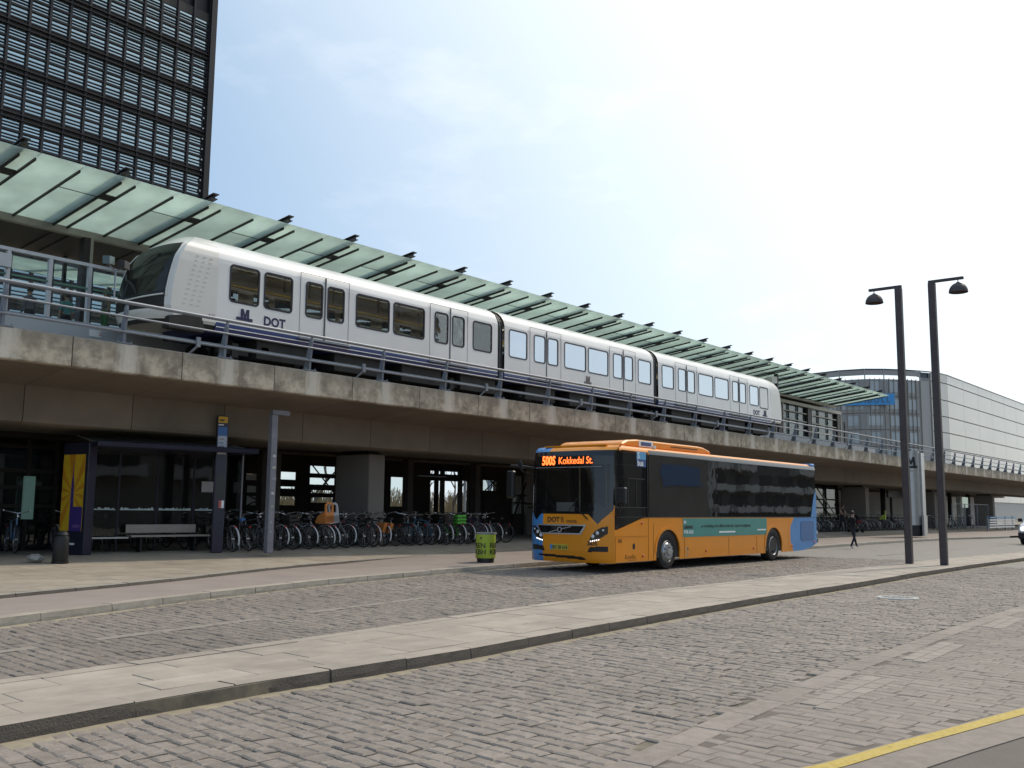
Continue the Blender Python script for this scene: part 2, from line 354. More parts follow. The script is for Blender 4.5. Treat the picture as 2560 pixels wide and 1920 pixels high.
# near carriageway: rough setts; the nearest three hundred are pieces of their own
reg = dict(box=(1, 40, 2.5, 13), ok=lambda x, y: x < 34 and view_ok(x, y) and lerp(GUT, x)+.14 < y < lerp(NEAR, x)-.05)
V, F, NL = setts('a', reg, .148, .195, R(6), .0045, .0035, m_cobble, near=1, seedv=3)
def sx(it):   # order by the size a stone shows in view (distance; stones in the frame first)
    d, vv, ff = it; p = Vector((vv[8][0], vv[8][1], -1.65)); q = Vector((p.dot(r2), p.dot(u2), p.dot(fw)))
    inside = q.z > 0 and abs(q.x/q.z) < .5225 and abs(q.y/q.z) < .392
    return (0 if inside else 1, d)
NL.sort(key=sx)
for d, vv, ff in NL[:300]:
    c_ = Vector(vv[8]); o = mesh_obj('sett', [tuple(Vector(p)-Vector((c_.x, c_.y, 0))) for p in vv], ff, m_cobble, road); o.location = (c_.x, c_.y, 0)
V, F = [], []
for d, vv, ff in NL[300:]:
    b_ = len(V); V += vv; F += [tuple(b_+i for i in q) for q in ff]
o = mesh_obj('sett_field', V, F, m_cobble, road); tag(o, kind='stuff')
# flat sawn setts of the parking strip, nearest pieces single
reg = dict(box=(1, 32, -1, 9), ok=lambda x, y: x < 30 and view_ok(x, y) and lerp(YLW, x)+.14 < y < lerp(GUT, x)-.06)
tag(sheet('parking_bed', [(x, lerp(YLW, x)+.1) for x in np.arange(4, 30, 1.0)]+[(x, lerp(GUT, x)) for x in np.arange(29, 3, -1.0)], -.0055, mat('parking_bed', (.15,.125,.105), .95, var=.2, scale=6)), kind='structure')
V, F, NL = setts('b', reg, .155, .30, R(6), .0035, .0012, m_flat, near=1, hmul=.5, seedv=5)
NL.sort(key=sx)
for k, (d, vv, ff) in enumerate(NL[:200]):
    c_ = Vector(vv[8]); o = mesh_obj('flat_sett', [tuple(Vector(p)-Vector((c_.x, c_.y, 0))) for p in vv], ff, m_flat, road); o.location = (c_.x, c_.y, 0)
V, F = [], []
for d, vv, ff in NL[200:]:
    b_ = len(V); V += vv; F += [tuple(b_+i for i in q) for q in ff]
o = mesh_obj('flat_sett_field', V, F, m_flat, road); tag(o, kind='stuff')
# gutter course of long stones between the two fields
x = 2.0
while x < 40:
    L = random.uniform(.55, .8); y0, y1 = lerp(GUT, x), lerp(GUT, x+L)
    mb = MB(); mb.prism([(x+.004, y0-.13), (x+L-.004, y1-.13), (x+L-.004, y1+.12), (x+.004, y0+.12)], -.05, .006+random.uniform(-.0015, .0015), 'xy')
    if view_ok(x, y0, 2): mb.build('gutter_stone', m_flat, road, loc=(x, y0, 0), bevel=.006)
    x += L
# pale marking stones set in the parking strip
for x0, y0 in ((8.3,3.35),(11.6,3.55),(15.7,3.7),(9.9,2.75)):
    for r_ in range(2):
        for k in range(6 if x0 != 9.9 else 0):
            mb = MB(); xx = x0+k*.31+r_*.1; yy = y0+r_*.16+k*.012
            mb.box(xx, xx+.30, yy-.075, yy+.075, -.03, .0075); mb.build('marking_stone', m_flatl, road, loc=(xx, yy, 0), bevel=.005)
# bus lane setts
reg = dict(box=(2, 44, 6, 23), ok=lambda x, y: x < 36 and view_ok(x, y) and lerp(ISL, x)+.05 < y < lerp(FAR, x)-.05)
V, F, _ = setts('c', reg, .152, .20, R(5), .0045, .0035, m_cobble, seedv=9)
o = mesh_obj('sett_field', V, F, m_cobble, road); tag(o, kind='stuff')
# beyond, the stones are too small to see: one sheet a little lower than their tops
m_farsett = mat('distant_setts', (.205,.185,.165), .8, var=.14, scale=4., col2=(.24,.218,.192), stretch=(1,.4,1))
xs2 = [x for x in np.arange(33.6, 131, 3.0)]
sheet('road_far', [(x, lerp([(33,-4),(130,-12)], x)) for x in (xs2[0], xs2[-1])]+[(x, lerp(FAR, x)+.12) for x in reversed(xs2)], -.006, m_farsett)
# sand washed against the kerbs
for nm, tab, off, w in (('sand_drift', NEAR, -.13, .14), ('sand_drift', FAR, -.16, .14)):
    mb = MB(); xs3 = np.arange(3, 40, .35); ra = [(x, lerp(tab, x)+off-random.uniform(-.02, .09)) for x in xs3]; rb = [(x, lerp(tab, x)+off+w) for x in xs3]
    n_ = len(ra); mb.add([(x, y, -.012) for x, y in ra]+[(x, y, .004) for x, y in rb], [(i, i+1, n_+i+1, n_+i) for i in range(n_-1)])
    tag(mb.build(nm, m_sand, road), kind='stuff')
# yellow line, edge slab and asphalt in the corner
def strip(name, tab, o0, o1, x0, x1, z, m, parent=None, step=.5, thick=None):
    xs3 = list(np.arange(x0, x1+1e-6, step)); a = [(x, lerp(tab, x)+o0) for x in xs3]; b = [(x, lerp(tab, x)+o1) for x in reversed(xs3)]
    mb = MB(); n_ = len(xs3)
    if thick: 
        mb.add([(x, y, z) for x, y in a+b]+[(x, y, z-thick) for x, y in a+b], [(i, i+1, 2*n_-2-i, 2*n_-1-i) for i in range(n_-1)]+[(i, 2*n_+i, 2*n_+i+1, i+1) for i in range(2*n_-1)])
    else: mb.add([(x, y, z) for x, y in a+b], [(i, i+1, 2*n_-2-i, 2*n_-1-i) for i in range(n_-1)])
    return mb.build(name, m, parent)
edge = strip('kerb_edge', YLW, -.36, .15, 4, 16, .012, m_flat, thick=.06); tag(edge, kind='structure')
tag(strip('yellow_line', YLW, -.01, .12, 4, 16, .0165, m_yel), kind='structure')
tag(sheet('asphalt_path', [(x, lerp(YLW, x)-.362) for x in np.arange(4, 16.1, .5)]+[(16,-8),(4,-8)], .004, m_asph), kind='structure')
# worn white dashes in the bus lane
for a, b in ((4.2,5.6),(6.4,9.2),(10.2,13.4),(15.2,19.4),(26,29),(34.5,36),(39,42),(46.5,50),(55,60)):
    yy = lambda x: lerp([(4,11.4),(9,12.2),(13,12.9),(19,13.2),(30,13.4),(60,13.0)], x)
    mb = MB(); mb.add([(a, yy(a)-.10, .0025), (b, yy(b)-.10, .0025), (b, yy(b)+.10, .0025), (a, yy(a)+.10, .0025)], [(0,1,2,3)]); tag(mb.build('lane_marking', m_wht), kind='structure')

# ---- traffic island: kerb stones front and back, slabs between
island = thing('traffic_island', None, None, (0,0,0), kind='structure')
sheet_pts = [(x, lerp(NEAR, x)+.02) for x in np.arange(-4, 111, 2)]+[(x, lerp(ISL, x)-.02) for x in np.arange(110, -5, -2)]
mb = MB(); mb.prism(sheet_pts, -.03, .108, 'xy'); mb.build('bed', m_mortar, island)
def kerb_run(tab, side, x0, x1, L0, w, h0, h1, m, parent, name='kerb_stone', jt=.006):
    x = x0
    while x < x1:
        L = L0*random.uniform(.9, 1.1); ya, yb = lerp(tab, x+jt), lerp(tab, x+L-jt); d = Vector((L-2*jt, yb-ya, 0)).normalized(); nrm = Vector((-d.y, d.x, 0))*side
        a, b = Vector((x+jt, ya, 0)), Vector((x+L-jt, yb, 0)); e = random.uniform(-.004, .004)
        mb = MB(); q = [a, b, b+nrm*w, a+nrm*w]; lean = nrm*.015
        mb.add([(p.x, p.y, h0) for p in q]+[(p.x+(lean.x if i < 2 else 0), p.y+(lean.y if i < 2 else 0), h1+e) for i, p in enumerate(q)], [(0,3,2,1),(4,5,6,7),(0,1,5,4),(1,2,6,5),(2,3,7,6),(3,0,4,7)])
        mb.build(name, m, parent, loc=(x, ya, 0), bevel=.012)
        x += L
kerb_run(NEAR, 1, -2, 62, 1.06, .27, -.05, .125, [m_kerb_shade if False else m_slab, m_kerb_shade], island) if False else None
def kerb_two(tab, side, x0, x1, L0, w, h0, h1, m_top, m_face, parent, name='kerb_stone'):
    """granite kerb stones: sawn top, rough face, darkened where its shade is painted in"""
    x = x0; jt = .007
    while x < x1:
        L = L0*random.uniform(.9, 1.1); ya, yb = lerp(tab, x+jt), lerp(tab, x+L-jt); d = Vector((L, yb-ya, 0)).normalized(); nrm = Vector((-d.y, d.x, 0))*side
        a, b = Vector((x+jt, ya, 0)), Vector((x+L-jt, yb, 0)); e = random.uniform(-.004, .004); k = 7
        mb = MB(); fr = []
        for i in range(k+1):     # wavy hewn face
            p = a.lerp(b, i/k); j1, j2, j3 = [random.uniform(-.007, .007) for _ in range(3)]
            fr.append([p-nrm*j1, p+nrm*(.004+j2), p+nrm*(.016+j3*.5), p+nrm*w])
        hs = [h0, h0+(h1-h0)*.55, h1+e-.008, h1+e, h1+e, h0]
        vv = []
        for f_ in fr:
            pts = [f_[0], f_[1], f_[2], f_[2]+nrm*.014, f_[3], f_[3]]
            vv += [(p.x, p.y, z) for p, z in zip(pts, hs)]
        n6 = 6; fs = []; ms = []
        for i in range(k):
            for j in range(5): fs.append((i*n6+j, (i+1)*n6+j, (i+1)*n6+j+1, i*n6+j+1)); ms.append(1 if j < 2 else 0)
        fs += [tuple(range(n6)), tuple(k*n6+j for j in range(n6-1, -1, -1))]; ms += [1, 1]
        mb.v = vv; mb.f = fs; mb.m = ms
        mb.build(name, [m_top, m_face], parent, loc=(x, ya, 0))
        x += L
kerb_two(NEAR, 1, -2, 64, 1.06, .27, -.05, .125, m_slab, m_kerb_shade, island)
kerb_two(ISL, -1, -2, 64, 1.06, .24, -.05, .125, m_slab, m_kerb, island)
# slabs, three staggered courses
x = -1.0
for row in range(3):
    x = -2.0+row*.35
    while x < 40:
        L = random.choice((.78, 1.0, 1.18)); jt = .005
        def edge_y(xx, t): a, b = lerp(NEAR, xx)+.285, lerp(ISL, xx)-.255; return a+(b-a)*t
        t0, t1 = row/3, (row+1)/3; e = random.uniform(-.003, .003)
        sk = .12*row
        pts = [(x+jt+.03*row, edge_y(x, t0)+jt), (x+L-jt+.03*row, edge_y(x+L, t0)+jt), (x+L-jt+.03*(row+1), edge_y(x+L, t1)-jt), (x+jt+.03*(row+1), edge_y(x, t1)-jt)]
        if view_ok(x, edge_y(x, .5), 2.5): 
            mb = MB(); mb.prism(pts, .06, .124+e, 'xy'); mb.build('paving_slab', m_slab, island, loc=(x, edge_y(x, t0), 0), bevel=.004)
        x += L
sheet_pts = [(x, lerp(NEAR, x)+.29) for x in np.arange(39, 111, 2)]+[(x, lerp(ISL, x)-.26) for x in np.arange(109, 38, -2)]
mb = MB(); mb.prism(sheet_pts, .05, .1205, 'xy'); mb.build('far_paving', m_slab, island)

# ---- far side: kerb, cycle path, second small kerb, pavement rising to the station
def gz(x, y):   # pavement height
    k = lerp(FAR, x); inn = lerp(INN, x) if x < 22.6 else 21.6
    t = (y-inn)/max(.5, 23.0-inn); return .20+.22*min(1, max(0, t))
pv = thing('far_pavement', None, None, (0,0,0), kind='structure')
kerb_two(FAR, 1, -2, 74, 1.25, .22, -.05, .125, m_slab, m_kerb, pv)
mb = MB(); xs3 = list(np.arange(-6, 131, 1.5)); a = [(x, lerp(FAR, x)+.215, .119) for x in xs3]; b = [(x, (lerp(INN, x) if x < 22.6 else 21.5)+.02, lerp([(18,.14),(22,.200)], x)) for x in xs3]; n_ = len(xs3)
mb.add(a+b, [(i, i+1, n_+i+1, n_+i) for i in range(n_-1)]); tag(mb.build('cycle_path', m_bike), kind='structure')
kerb_two(INN, 1, -3, 22.2, 1.2, .16, .05, .205, m_kerb, m_kerb_shade, pv)
# pavement base (one sheet, follows gz)
mb = MB(); xs3 = list(np.arange(-8, 141, 2.0)); ys_t = [0, .35, .7, 1.0]
rows = []
for t in ys_t: rows.append([(x, (lerp(INN, x) if x < 22.6 else 21.6)*(1-t)+23.0*t+.1*(1-t), 0) for x in xs3])
rows.append([(x, 60.0, 0) for x in xs3])
vv = [(x, y, gz(x, y)-.005) for r_ in rows for x, y, _ in r_]; n_ = len(xs3)
mb.add(vv, [(j*n_+i, j*n_+i+1, (j+1)*n_+i+1, (j+1)*n_+i) for j in range(len(rows)-1) for i in range(n_-1)])
mb.build('pavement', m_slab2, pv)
cnt = 0
y = 15.0
while y < 25.2:
    x = 2+random.uniform(0, .8)
    while x < 34:
        L = random.choice((.8, .8, 1.2)); w = .62; xm, ym = x+L/2, y+w/2
        # rows follow the inner kerb on the left
        if (ym > (lerp(INN, xm) if xm < 22.6 else 21.7)+.42) and view_ok(xm, ym, .5) and ym < 25:
            e = random.uniform(-.002, .002)
            q = [(x+.004, y+.004), (x+L-.004, y+.004), (x+L-.004, y+w-.004), (x+.004, y+w-.004)]
            mb = MB(); vv = [(px, py, gz(px, py)-.03) for px, py in q]+[(px, py, gz(px, py)+e) for px, py in q]
            mb.add(vv, [(4,5,6,7),(0,1,5,4),(1,2,6,5),(2,3,7,6),(3,0,4,7)]); mb.build('pavement_slab', m_slab2, pv, loc=(xm, ym, gz(xm, ym))); cnt += 1
        x += L
    y += .62
# right-hand continuation beyond the bus
mb = MB(); xs3 = list(np.arange(34, 131, 2.0)); n_ = len(xs3)
mb.add([(x, 21.9, gz(x, 21.9)+.002) for x in xs3]+[(x, 23, gz(x, 23)+.002) for x in xs3]+[(x, 27, .422) for x in xs3], [(j*n_+i, j*n_+i+1, (j+1)*n_+i+1, (j+1)*n_+i) for j in range(2) for i in range(n_-1)])
mb.build('pavement_far', m_slab2, pv)
mb = MB()
for xa in np.arange(22.2, 90, 8): mb.box(xa, xa+7.9, 21.45, 21.63, .05, .205)
mb.build('pavement_edge', m_kerb, pv)
# ---- manhole covers
mh = thing('manhole_cover', 'round cast iron manhole cover with worn pale rim in the near cobbled lane', 'manhole cover', (19.95, 6.45, 0))
mb = MB(); mb.lathe([(.40,-.02),(.40,.010),(.30,.010),(.30,-.02)], (19.95,6.45,0), 28); mb.build('rim', m_ironl, mh)
mb = MB(); mb.lathe([(.0,-.02),(.295,-.02),(.295,.006),(.0,.006)], (19.95,6.45,0), 28, cap=False); mb.build('lid', m_iron, mh)
mb = MB()
for k in range(22):
    t = random.uniform(0, 6.28); r_ = .27*math.sqrt(random.random()); xx, yy = 19.95+r_*math.cos(t), 6.45+r_*math.sin(t); mb.box(xx-.025, xx+.025, yy-.012, yy+.012, .004, .013)
tag(mb.build('grip_pattern', m_ironl, mh), kind='stuff')
mh2 = thing('manhole_cover', 'small dark oval drain cover in the bus lane before the bus', 'manhole cover', (17.2, 13.05, 0))
mb = MB(); mb.lathe([(.0,-.02),(.26,-.02),(.26,.009),(.22,.012),(.0,.012)], (17.2,13.05,0), 22, cap=False); mb.build('lid', m_iron, mh2)
mb = MB(); mb.lathe([(.30,-.02),(.30,.010),(.265,.010),(.265,-.02)], (17.2,13.05,0), 22); mb.build('rim', m_iron, mh2)
# ------------------------------------------------------------------ viaduct
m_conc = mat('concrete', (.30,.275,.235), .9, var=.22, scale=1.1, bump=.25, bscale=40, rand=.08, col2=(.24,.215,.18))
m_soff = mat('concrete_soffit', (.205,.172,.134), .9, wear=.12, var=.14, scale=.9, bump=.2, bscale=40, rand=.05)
m_pier = mat('concrete_pier', (.25,.23,.205), .85, var=.25, scale=1.4, bump=.2, bscale=35, col2=(.19,.175,.155))
m_steel = mat('grey_paint', (.19,.21,.245), .5, metal=.2, var=.1, scale=6)
m_galv = mat('galvanised_tube', (.24,.26,.29), .5, metal=.35, var=.14, scale=7)
m_black = mat('black_plastic', (.012,.012,.013), .45, var=.2, scale=9)
m_dsteel = mat('dark_steel', (.035,.032,.032), .55, metal=.3, var=.25, scale=4)
m_white = mat('white_paint', (.72,.72,.70), .45, var=.06, scale=3)
def fascia_mat():
    """weathered fascia: dark run-off at the top, pale washed streaks under each railing post"""
    m = bpy.data.materials.new('fascia_concrete'); m.use_nodes = True; n, l = m.node_tree.nodes, m.node_tree.links; b = n['Principled BSDF']; b.inputs['Roughness'].default_value = .9
    t = n.new('ShaderNodeTexCoord'); oi = n.new('ShaderNodeObjectInfo')
    cb = n.new('ShaderNodeCombineXYZ'); [l.new(oi.outputs['Random'], cb.inputs[k]) for k in range(3)]
    ad = n.new('ShaderNodeVectorMath'); ad.operation = 'MULTIPLY_ADD'; ad.inputs[1].default_value = (41, 23, 67); l.new(cb.outputs[0], ad.inputs[0]); l.new(t.outputs['Object'], ad.inputs[2])
    mp_ = n.new('ShaderNodeMapping'); mp_.inputs['Scale'].default_value = (5.5, 1, .7); l.new(ad.outputs[0], mp_.inputs['Vector'])
    n1 = n.new('ShaderNodeTexNoise'); n1.inputs['Scale'].default_value = 1.6; n1.inputs['Detail'].default_value = 7; n1.inputs['Roughness'].default_value = .65; l.new(mp_.outputs[0], n1.inputs['Vector'])
    n2 = n.new('ShaderNodeTexNoise'); n2.inputs['Scale'].default_value = 2.4; n2.inputs['Detail'].default_value = 8; n2.inputs['Roughness'].default_value = .7; l.new(ad.outputs[0], n2.inputs['Vector'])
    sp = n.new('ShaderNodeSeparateXYZ'); l.new(t.outputs['Object'], sp.inputs[0])
    # washed zone around the post (local x about 1.36)
    d1 = n.new('ShaderNodeMath'); d1.operation = 'SUBTRACT'; d1.inputs[1].default_value = 1.30; l.new(sp.outputs['X'], d1.inputs[0])
    d2 = n.new('ShaderNodeMath'); d2.operation = 'ABSOLUTE'; l.new(d1.outputs[0], d2.inputs[0])
    d3 = n.new('ShaderNodeMath'); d3.operation = 'MULTIPLY_ADD'; d3.inputs[1].default_value = .55; l.new(n1.outputs['Fac'], d3.inputs[0]); l.new(d2.outputs[0], d3.inputs[2])
    r1 = n.new('ShaderNodeMapRange'); r1.inputs[1].default_value = .36; r1.inputs[2].default_value = .60; r1.inputs[3].default_value = 1; r1.inputs[4].default_value = 0; l.new(d3.outputs[0], r1.inputs[0])
    # dark stain near the top
    z1 = n.new('ShaderNodeMath'); z1.operation = 'MULTIPLY_ADD'; z1.inputs[1].default_value = .55; l.new(n1.outputs['Fac'], z1.inputs[0]); l.new(sp.outputs['Z'], z1.inputs[2])
    r2_ = n.new('ShaderNodeMapRange'); r2_.inputs[1].default_value = .55; r2_.inputs[2].default_value = .92; l.new(z1.outputs[0], r2_.inputs[0])
    rp = n.new('ShaderNodeValToRGB'); rp.color_ramp.elements[0].position = .40; rp.color_ramp.elements[1].position = .62
    rp.color_ramp.elements[0].color = (.22,.185,.14,1); rp.color_ramp.elements[1].color = (.52,.45,.35,1); l.new(n2.outputs['Fac'], rp.inputs['Fac'])
    mx = n.new('ShaderNodeMix'); mx.data_type = 'RGBA'; mx.inputs['B'].default_value = (.25,.215,.17,1); l.new(rp.outputs[0], mx.inputs['A'])
    m0 = n.new('ShaderNodeMath'); m0.operation = 'MULTIPLY'; m0.inputs[1].default_value = .65; l.new(r2_.outputs[0], m0.inputs[0]); l.new(m0.outputs[0], mx.inputs['Factor'])
    my = n.new('ShaderNodeMix'); my.data_type = 'RGBA'; my.inputs['B'].default_value = (.60,.55,.47,1); l.new(mx.outputs['Result'], my.inputs['A'])
    m1 = n.new('ShaderNodeMath'); m1.operation = 'MULTIPLY'; m1.inputs[1].default_value = .8; l.new(r1.outputs[0], m1.inputs[0]); l.new(m1.outputs[0], my.inputs['Factor'])
    l.new(my.outputs['Result'], b.inputs['Base Color'])
    bp = n.new('ShaderNodeBump'); bp.inputs['Strength'].default_value = .35; bp.inputs['Distance'].default_value = .02; n3 = n.new('ShaderNodeTexNoise'); n3.inputs['Scale'].default_value = 30; n3.inputs['Detail'].default_value = 6; l.new(t.outputs['Object'], n3.inputs['Vector']); l.new(n3.outputs['Fac'], bp.inputs['Height']); l.new(bp.outputs[0], b.inputs['Normal'])
    return m
m_fas = fascia_mat()
PX = 2.725; X0 = 10.44-PX*5; NP = 50
via = thing('viaduct', 'long concrete metro viaduct with stained fascia panels on square piers', 'viaduct', (X0, 21, 0))
fas = sof = gir = None
for k in range(NP):
    xa = X0+k*PX
    if k == 0:
        mb = MB(); c = .012    # panel with chamfered edges
        mb.prism([(21.0,4.69),(21.02,4.665),(21.22,4.665),(21.22,5.345),(21.03,5.345),(21.0,5.315)], xa+c, xa+PX-c, 'yz'); fas = mb.build('fascia_panel', m_fas, via, loc=(xa,21,4.665))
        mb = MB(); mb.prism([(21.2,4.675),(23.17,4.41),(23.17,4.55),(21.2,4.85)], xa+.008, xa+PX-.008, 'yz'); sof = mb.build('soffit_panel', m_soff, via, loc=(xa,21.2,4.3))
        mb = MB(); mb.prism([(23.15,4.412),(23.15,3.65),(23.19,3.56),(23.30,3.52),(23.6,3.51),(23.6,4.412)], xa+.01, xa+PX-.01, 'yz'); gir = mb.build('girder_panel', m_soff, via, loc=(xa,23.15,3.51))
    else:
        for src in (fas, sof, gir):
            o = inst(src, src.name.split('.')[0], via, Vector(src.location)+Vector((k*PX,0,0)))
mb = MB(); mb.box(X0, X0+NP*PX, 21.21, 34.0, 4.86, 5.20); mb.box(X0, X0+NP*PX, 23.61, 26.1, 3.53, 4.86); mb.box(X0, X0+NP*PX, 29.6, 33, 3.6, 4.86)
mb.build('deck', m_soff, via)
for px in (6.9, 22.3, 37.9, 53.4, 68.9, 85.0, 104.0):
    mb = MB(); mb.prism([(px,24.2),(px+.71,24.2),(px+.71,25.9),(px,25.9)], .0, 3.42, 'xy'); p_ = mb.build('pier', m_pier, via, loc=(px,24.2,0), bevel=.03)
    mb = MB(); mb.box(px+.08, px+.6, 24.4, 25.7, 3.41, 3.54); mb.build('bearing', m_black, p_)
    mb = MB(); mb.prism([(px-.05,29.8),(px+.75,29.8),(px+.75,32),(px-.05,32)], .0, 3.62, 'xy'); mb.build('pier', m_pier, via, loc=(px,29.8,0), bevel=.03)
# track bed and rails
mb = MB(); mb.box(X0, X0+NP*PX, 22.9, 25.7, 5.19, 5.42); mb.build('track_slab', m_conc, via)
for yy in (23.6, 25.05):
    mb = MB(); mb.box(X0, X0+NP*PX, yy-.035, yy+.035, 5.42, 5.56); mb.build('rail', m_dsteel, via)
# railing along the deck edge
rail = thing('viaduct_railing', 'grey steel railing of slanted posts and round tubes along the viaduct edge', 'railing', (X0,21.12,5.34))
post0 = None
posts = [8.93+2.715*k for k in range(-4, 44)]
for i, px in enumerate(posts):
    if post0 is None:
        # flat blade post, narrower and bevelled at its head, leaning outwards
        poly = [(21.30,5.345),(21.02,5.345),(21.00,5.62),(20.96,5.95),(20.94,6.14),(20.97,6.27),(21.04,6.20),(21.10,5.95),(21.20,5.62)]
        mb = MB(); mb.prism(poly, px-.035, px+.035, 'yz', 0); post0 = mb.build('post', m_steel, rail, loc=(px,21.1,5.34), bevel=.008)
        mb = MB(); mb.box(px-.18, px+.22, 21.0, 21.34, 5.345, 5.375); plate0 = mb.build('base_plate', m_steel, post0, loc=(px,21.1,5.34))
        mb = MB(); [mb.lathe([(.014,0),(.014,.05)], (px+dx, 21.03, 5.37), 6) for dx in (-.14,.18)]; bolt0 = mb.build('anchor_bolts', m_galv, post0, loc=(px,21.1,5.34))
    else:
        o = inst(post0, 'post', rail, Vector(post0.location)+Vector((px-posts[0],0,0)))
        for ch in (plate0, bolt0): inst(ch, ch.name.split('.')[0], o, ch.location)
xa, xb = posts[0]-1, posts[-1]+1
for nm, yy, zz, r_ in (('top_rail',20.96,6.30,.044),('middle_rail',20.93,5.96,.025),('lower_rail',21.00,5.62,.030)):
    mb = MB(); mb.tube((xa,yy,zz), (xb,yy,zz), r_, 10); mb.build(nm, m_galv, rail, smooth=True)
mb = MB(); mb.box(xa, xb, 21.03, 21.20, 5.645, 5.69); mb.build('cable_tray', m_galv, rail)
br0 = None
for k in range(-2, 22):          # tray brackets with bent foot
    px = 13.55+5.44*k/1.0
    if px < xa or px > xb: continue
    if br0 is None:
        mb = MB(); mb.box(px-.05, px+.05, 20.94, 21.0, 5.52, 5.76); mb.bar((px,20.99,5.54), (px-.12,21.16,5.35), .08, .03); br0 = mb.build('tray_bracket', m_galv, rail, loc=(px,21,5.5)); bx = px
    else: inst(br0, 'tray_bracket', rail, Vector(br0.location)+Vector((px-bx,0,0)))

# ------------------------------------------------------------------ station canopy (butterfly roof)
m_frost = translucent('frosted_canopy_glass', (.71,.80,.745), .66)
m_beam = mat('canopy_steel', (.040,.033,.034), .5, metal=.2, var=.2, scale=5)
m_bar = mat('glazing_bar', (.030,.028,.030), .55, var=.15, scale=5)
m_gut = mat('gutter_steel', (.36,.335,.29), .5, metal=.4, var=.15, scale=3)
m_ceil = mat('ceiling_panel', (.115,.098,.082), .75, var=.12, scale=1.2, rand=.06)
YE, ZE, YG, ZG = 24.2, 10.40, 28.27, 9.865
zc = lambda y: ZE+(y-YE)*(ZG-ZE)/(YG-YE)
BS = 2.722; XB = .562*24.2; XEND = 74.6
can = thing('station_canopy', 'long tilted station canopy of frosted green glass under dark steel beams', 'canopy', (XB, 28.3, 6.85))
beams = [XB-.42+BS*k for k in range(-6, 40) if XB-.42+BS*k < XEND-.4]
def slab_yz(mb, x0, x1, ya, yb, dz0, dz1, f=zc): mb.prism([(ya,f(ya)+dz0),(yb,f(yb)+dz0),(yb,f(yb)+dz1),(ya,f(ya)+dz1)], x0, x1, 'yz')
first = {}
def rep(key, name, build, x, parent):
    if key not in first:
        mb = MB(); build(mb, x); first[key] = (mb.build(name, build.m, parent, loc=(x, 24, 10)), x); return first[key][0]
    o, xo = first[key]; q = inst(o, name, parent, Vector(o.location)+Vector((x-xo,0,0))); return q
def mk(m_):
    def d(f): f.m = m_; return f
    return d
@mk(m_beam)
def ibeam(mb, x):     # I-beam lying above the glass, stub proud of the edge
    slab_yz(mb, x-.10, x+.10, YE-.05, 31, .10, .125); slab_yz(mb, x-.10, x+.10, YE-.12, 31, .215, .24); slab_yz(mb, x-.015, x+.015, YE-.05, 31, .125, .215)
@mk(m_bar)
def bar1(mb, x): slab_yz(mb, x-.022, x+.022, YE+.28, YG-.03, -.075, -.008)
@mk(m_bar)
def bracket(mb, x): slab_yz(mb, x-.17, x+.17, YE+1.25, YE+1.55, -.06, -.012)
G1 = (.42, 1.15, 1.15)     # widths: narrow strip under the beam, two wide fields
@mk(m_frost)
def pane_n(mb, x): slab_yz(mb, x+.012, x+.40, YE, YG-.05, -.004, .012)
@mk(m_frost)
def pane_a(mb, x): slab_yz(mb, x+.012, x+1.14, YE, YG-.05, -.004, .012)
@mk(m_frost)
def pane_b1(mb, x): slab_yz(mb, x+.012, x+1.14, YE, YE+1.55, -.004, .012)
@mk(m_frost)
def pane_b2(mb, x): slab_yz(mb, x+.012, x+1.14, YE+1.565, YG-.05, -.004, .012)
@mk(m_beam)
def purlin(mb, x): slab_yz(mb, x+.012, x+1.14, YE+1.545, YE+1.572, -.012, .014)
for x in beams:
    rep('ib', 'roof_beam', ibeam, x, can)
    xl = x+.02     # two bars bracket the beam; the strip between them is a pane of its own
    rep('bar', 'glazing_bar', bar1, xl, can); rep('bar', 'glazing_bar', bar1, xl+.41, can); rep('bar', 'glazing_bar', bar1, xl+.41+1.155, can)
    rep('brk', 'bracket', bracket, xl+.2, can)
    rep('pn', 'glass_panel', pane_n, xl, can); rep('pa', 'glass_panel', pane_a, xl+.41, can)
    if x+2.7 < XEND+.3:
        rep('pb1', 'glass_panel', pane_b1, xl+1.565, can); rep('pb2', 'glass_panel', pane_b2, xl+1.565, can); rep('pu', 'joint_strip', purlin, xl+1.565, can)
xs0 = beams[0]
mb = MB(); mb.box(xs0, XEND, YG-.05, YG+.16, ZG-.20, ZG+.02); mb.build('gutter_beam', m_gut, can)
mb = MB(); mb.prism([(YG+.17,ZG-.02),(31.0,9.60),(31.0,9.72),(YG+.17,ZG+.10)], xs0, XEND-.5, 'yz'); mb.build('inner_roof', m_ceil, can)
for k in range(26):     # ceiling ribs
    x = xs0+k*BS+.3
    if x < XEND-1:
        for dx in (0,.5):
            mb = MB(); mb.prism([(YG+.2,ZG-.07),(31.0,9.55),(31.0,9.598),(YG+.2,ZG-.022)], x+dx, x+dx+.05, 'yz'); mb.build('ceiling_rib', m_bar, can)
# far wing, rising to the other side
zf = lambda y: 9.42+(y-31.0)*.13
for x in beams:
    mb = MB(); slab_yz(mb, x, x+BS-.03, 31.6, 35.6, 0, .016, zf); mb.build('far_glass_panel', m_frost, can)
    mb = MB(); slab_yz(mb, x-.06, x+.06, 31.0, 35.8, .05, .3, zf); mb.build('far_roof_beam', m_beam, can)
# columns along the platform
for x in [14.25+8.166*k for k in range(0, 8)]:
    if x < 66:
        mb = MB(); mb.box(x-.09, x+.09, 28.2, 28.5, 6.85, ZG-.2); mb.build('column', m_beam, can)
        mb = MB(); mb.box(x+.10, x+.19, 28.17, 28.22, 6.85, ZG-.19); mb.build('column_cover', m_gut, can)
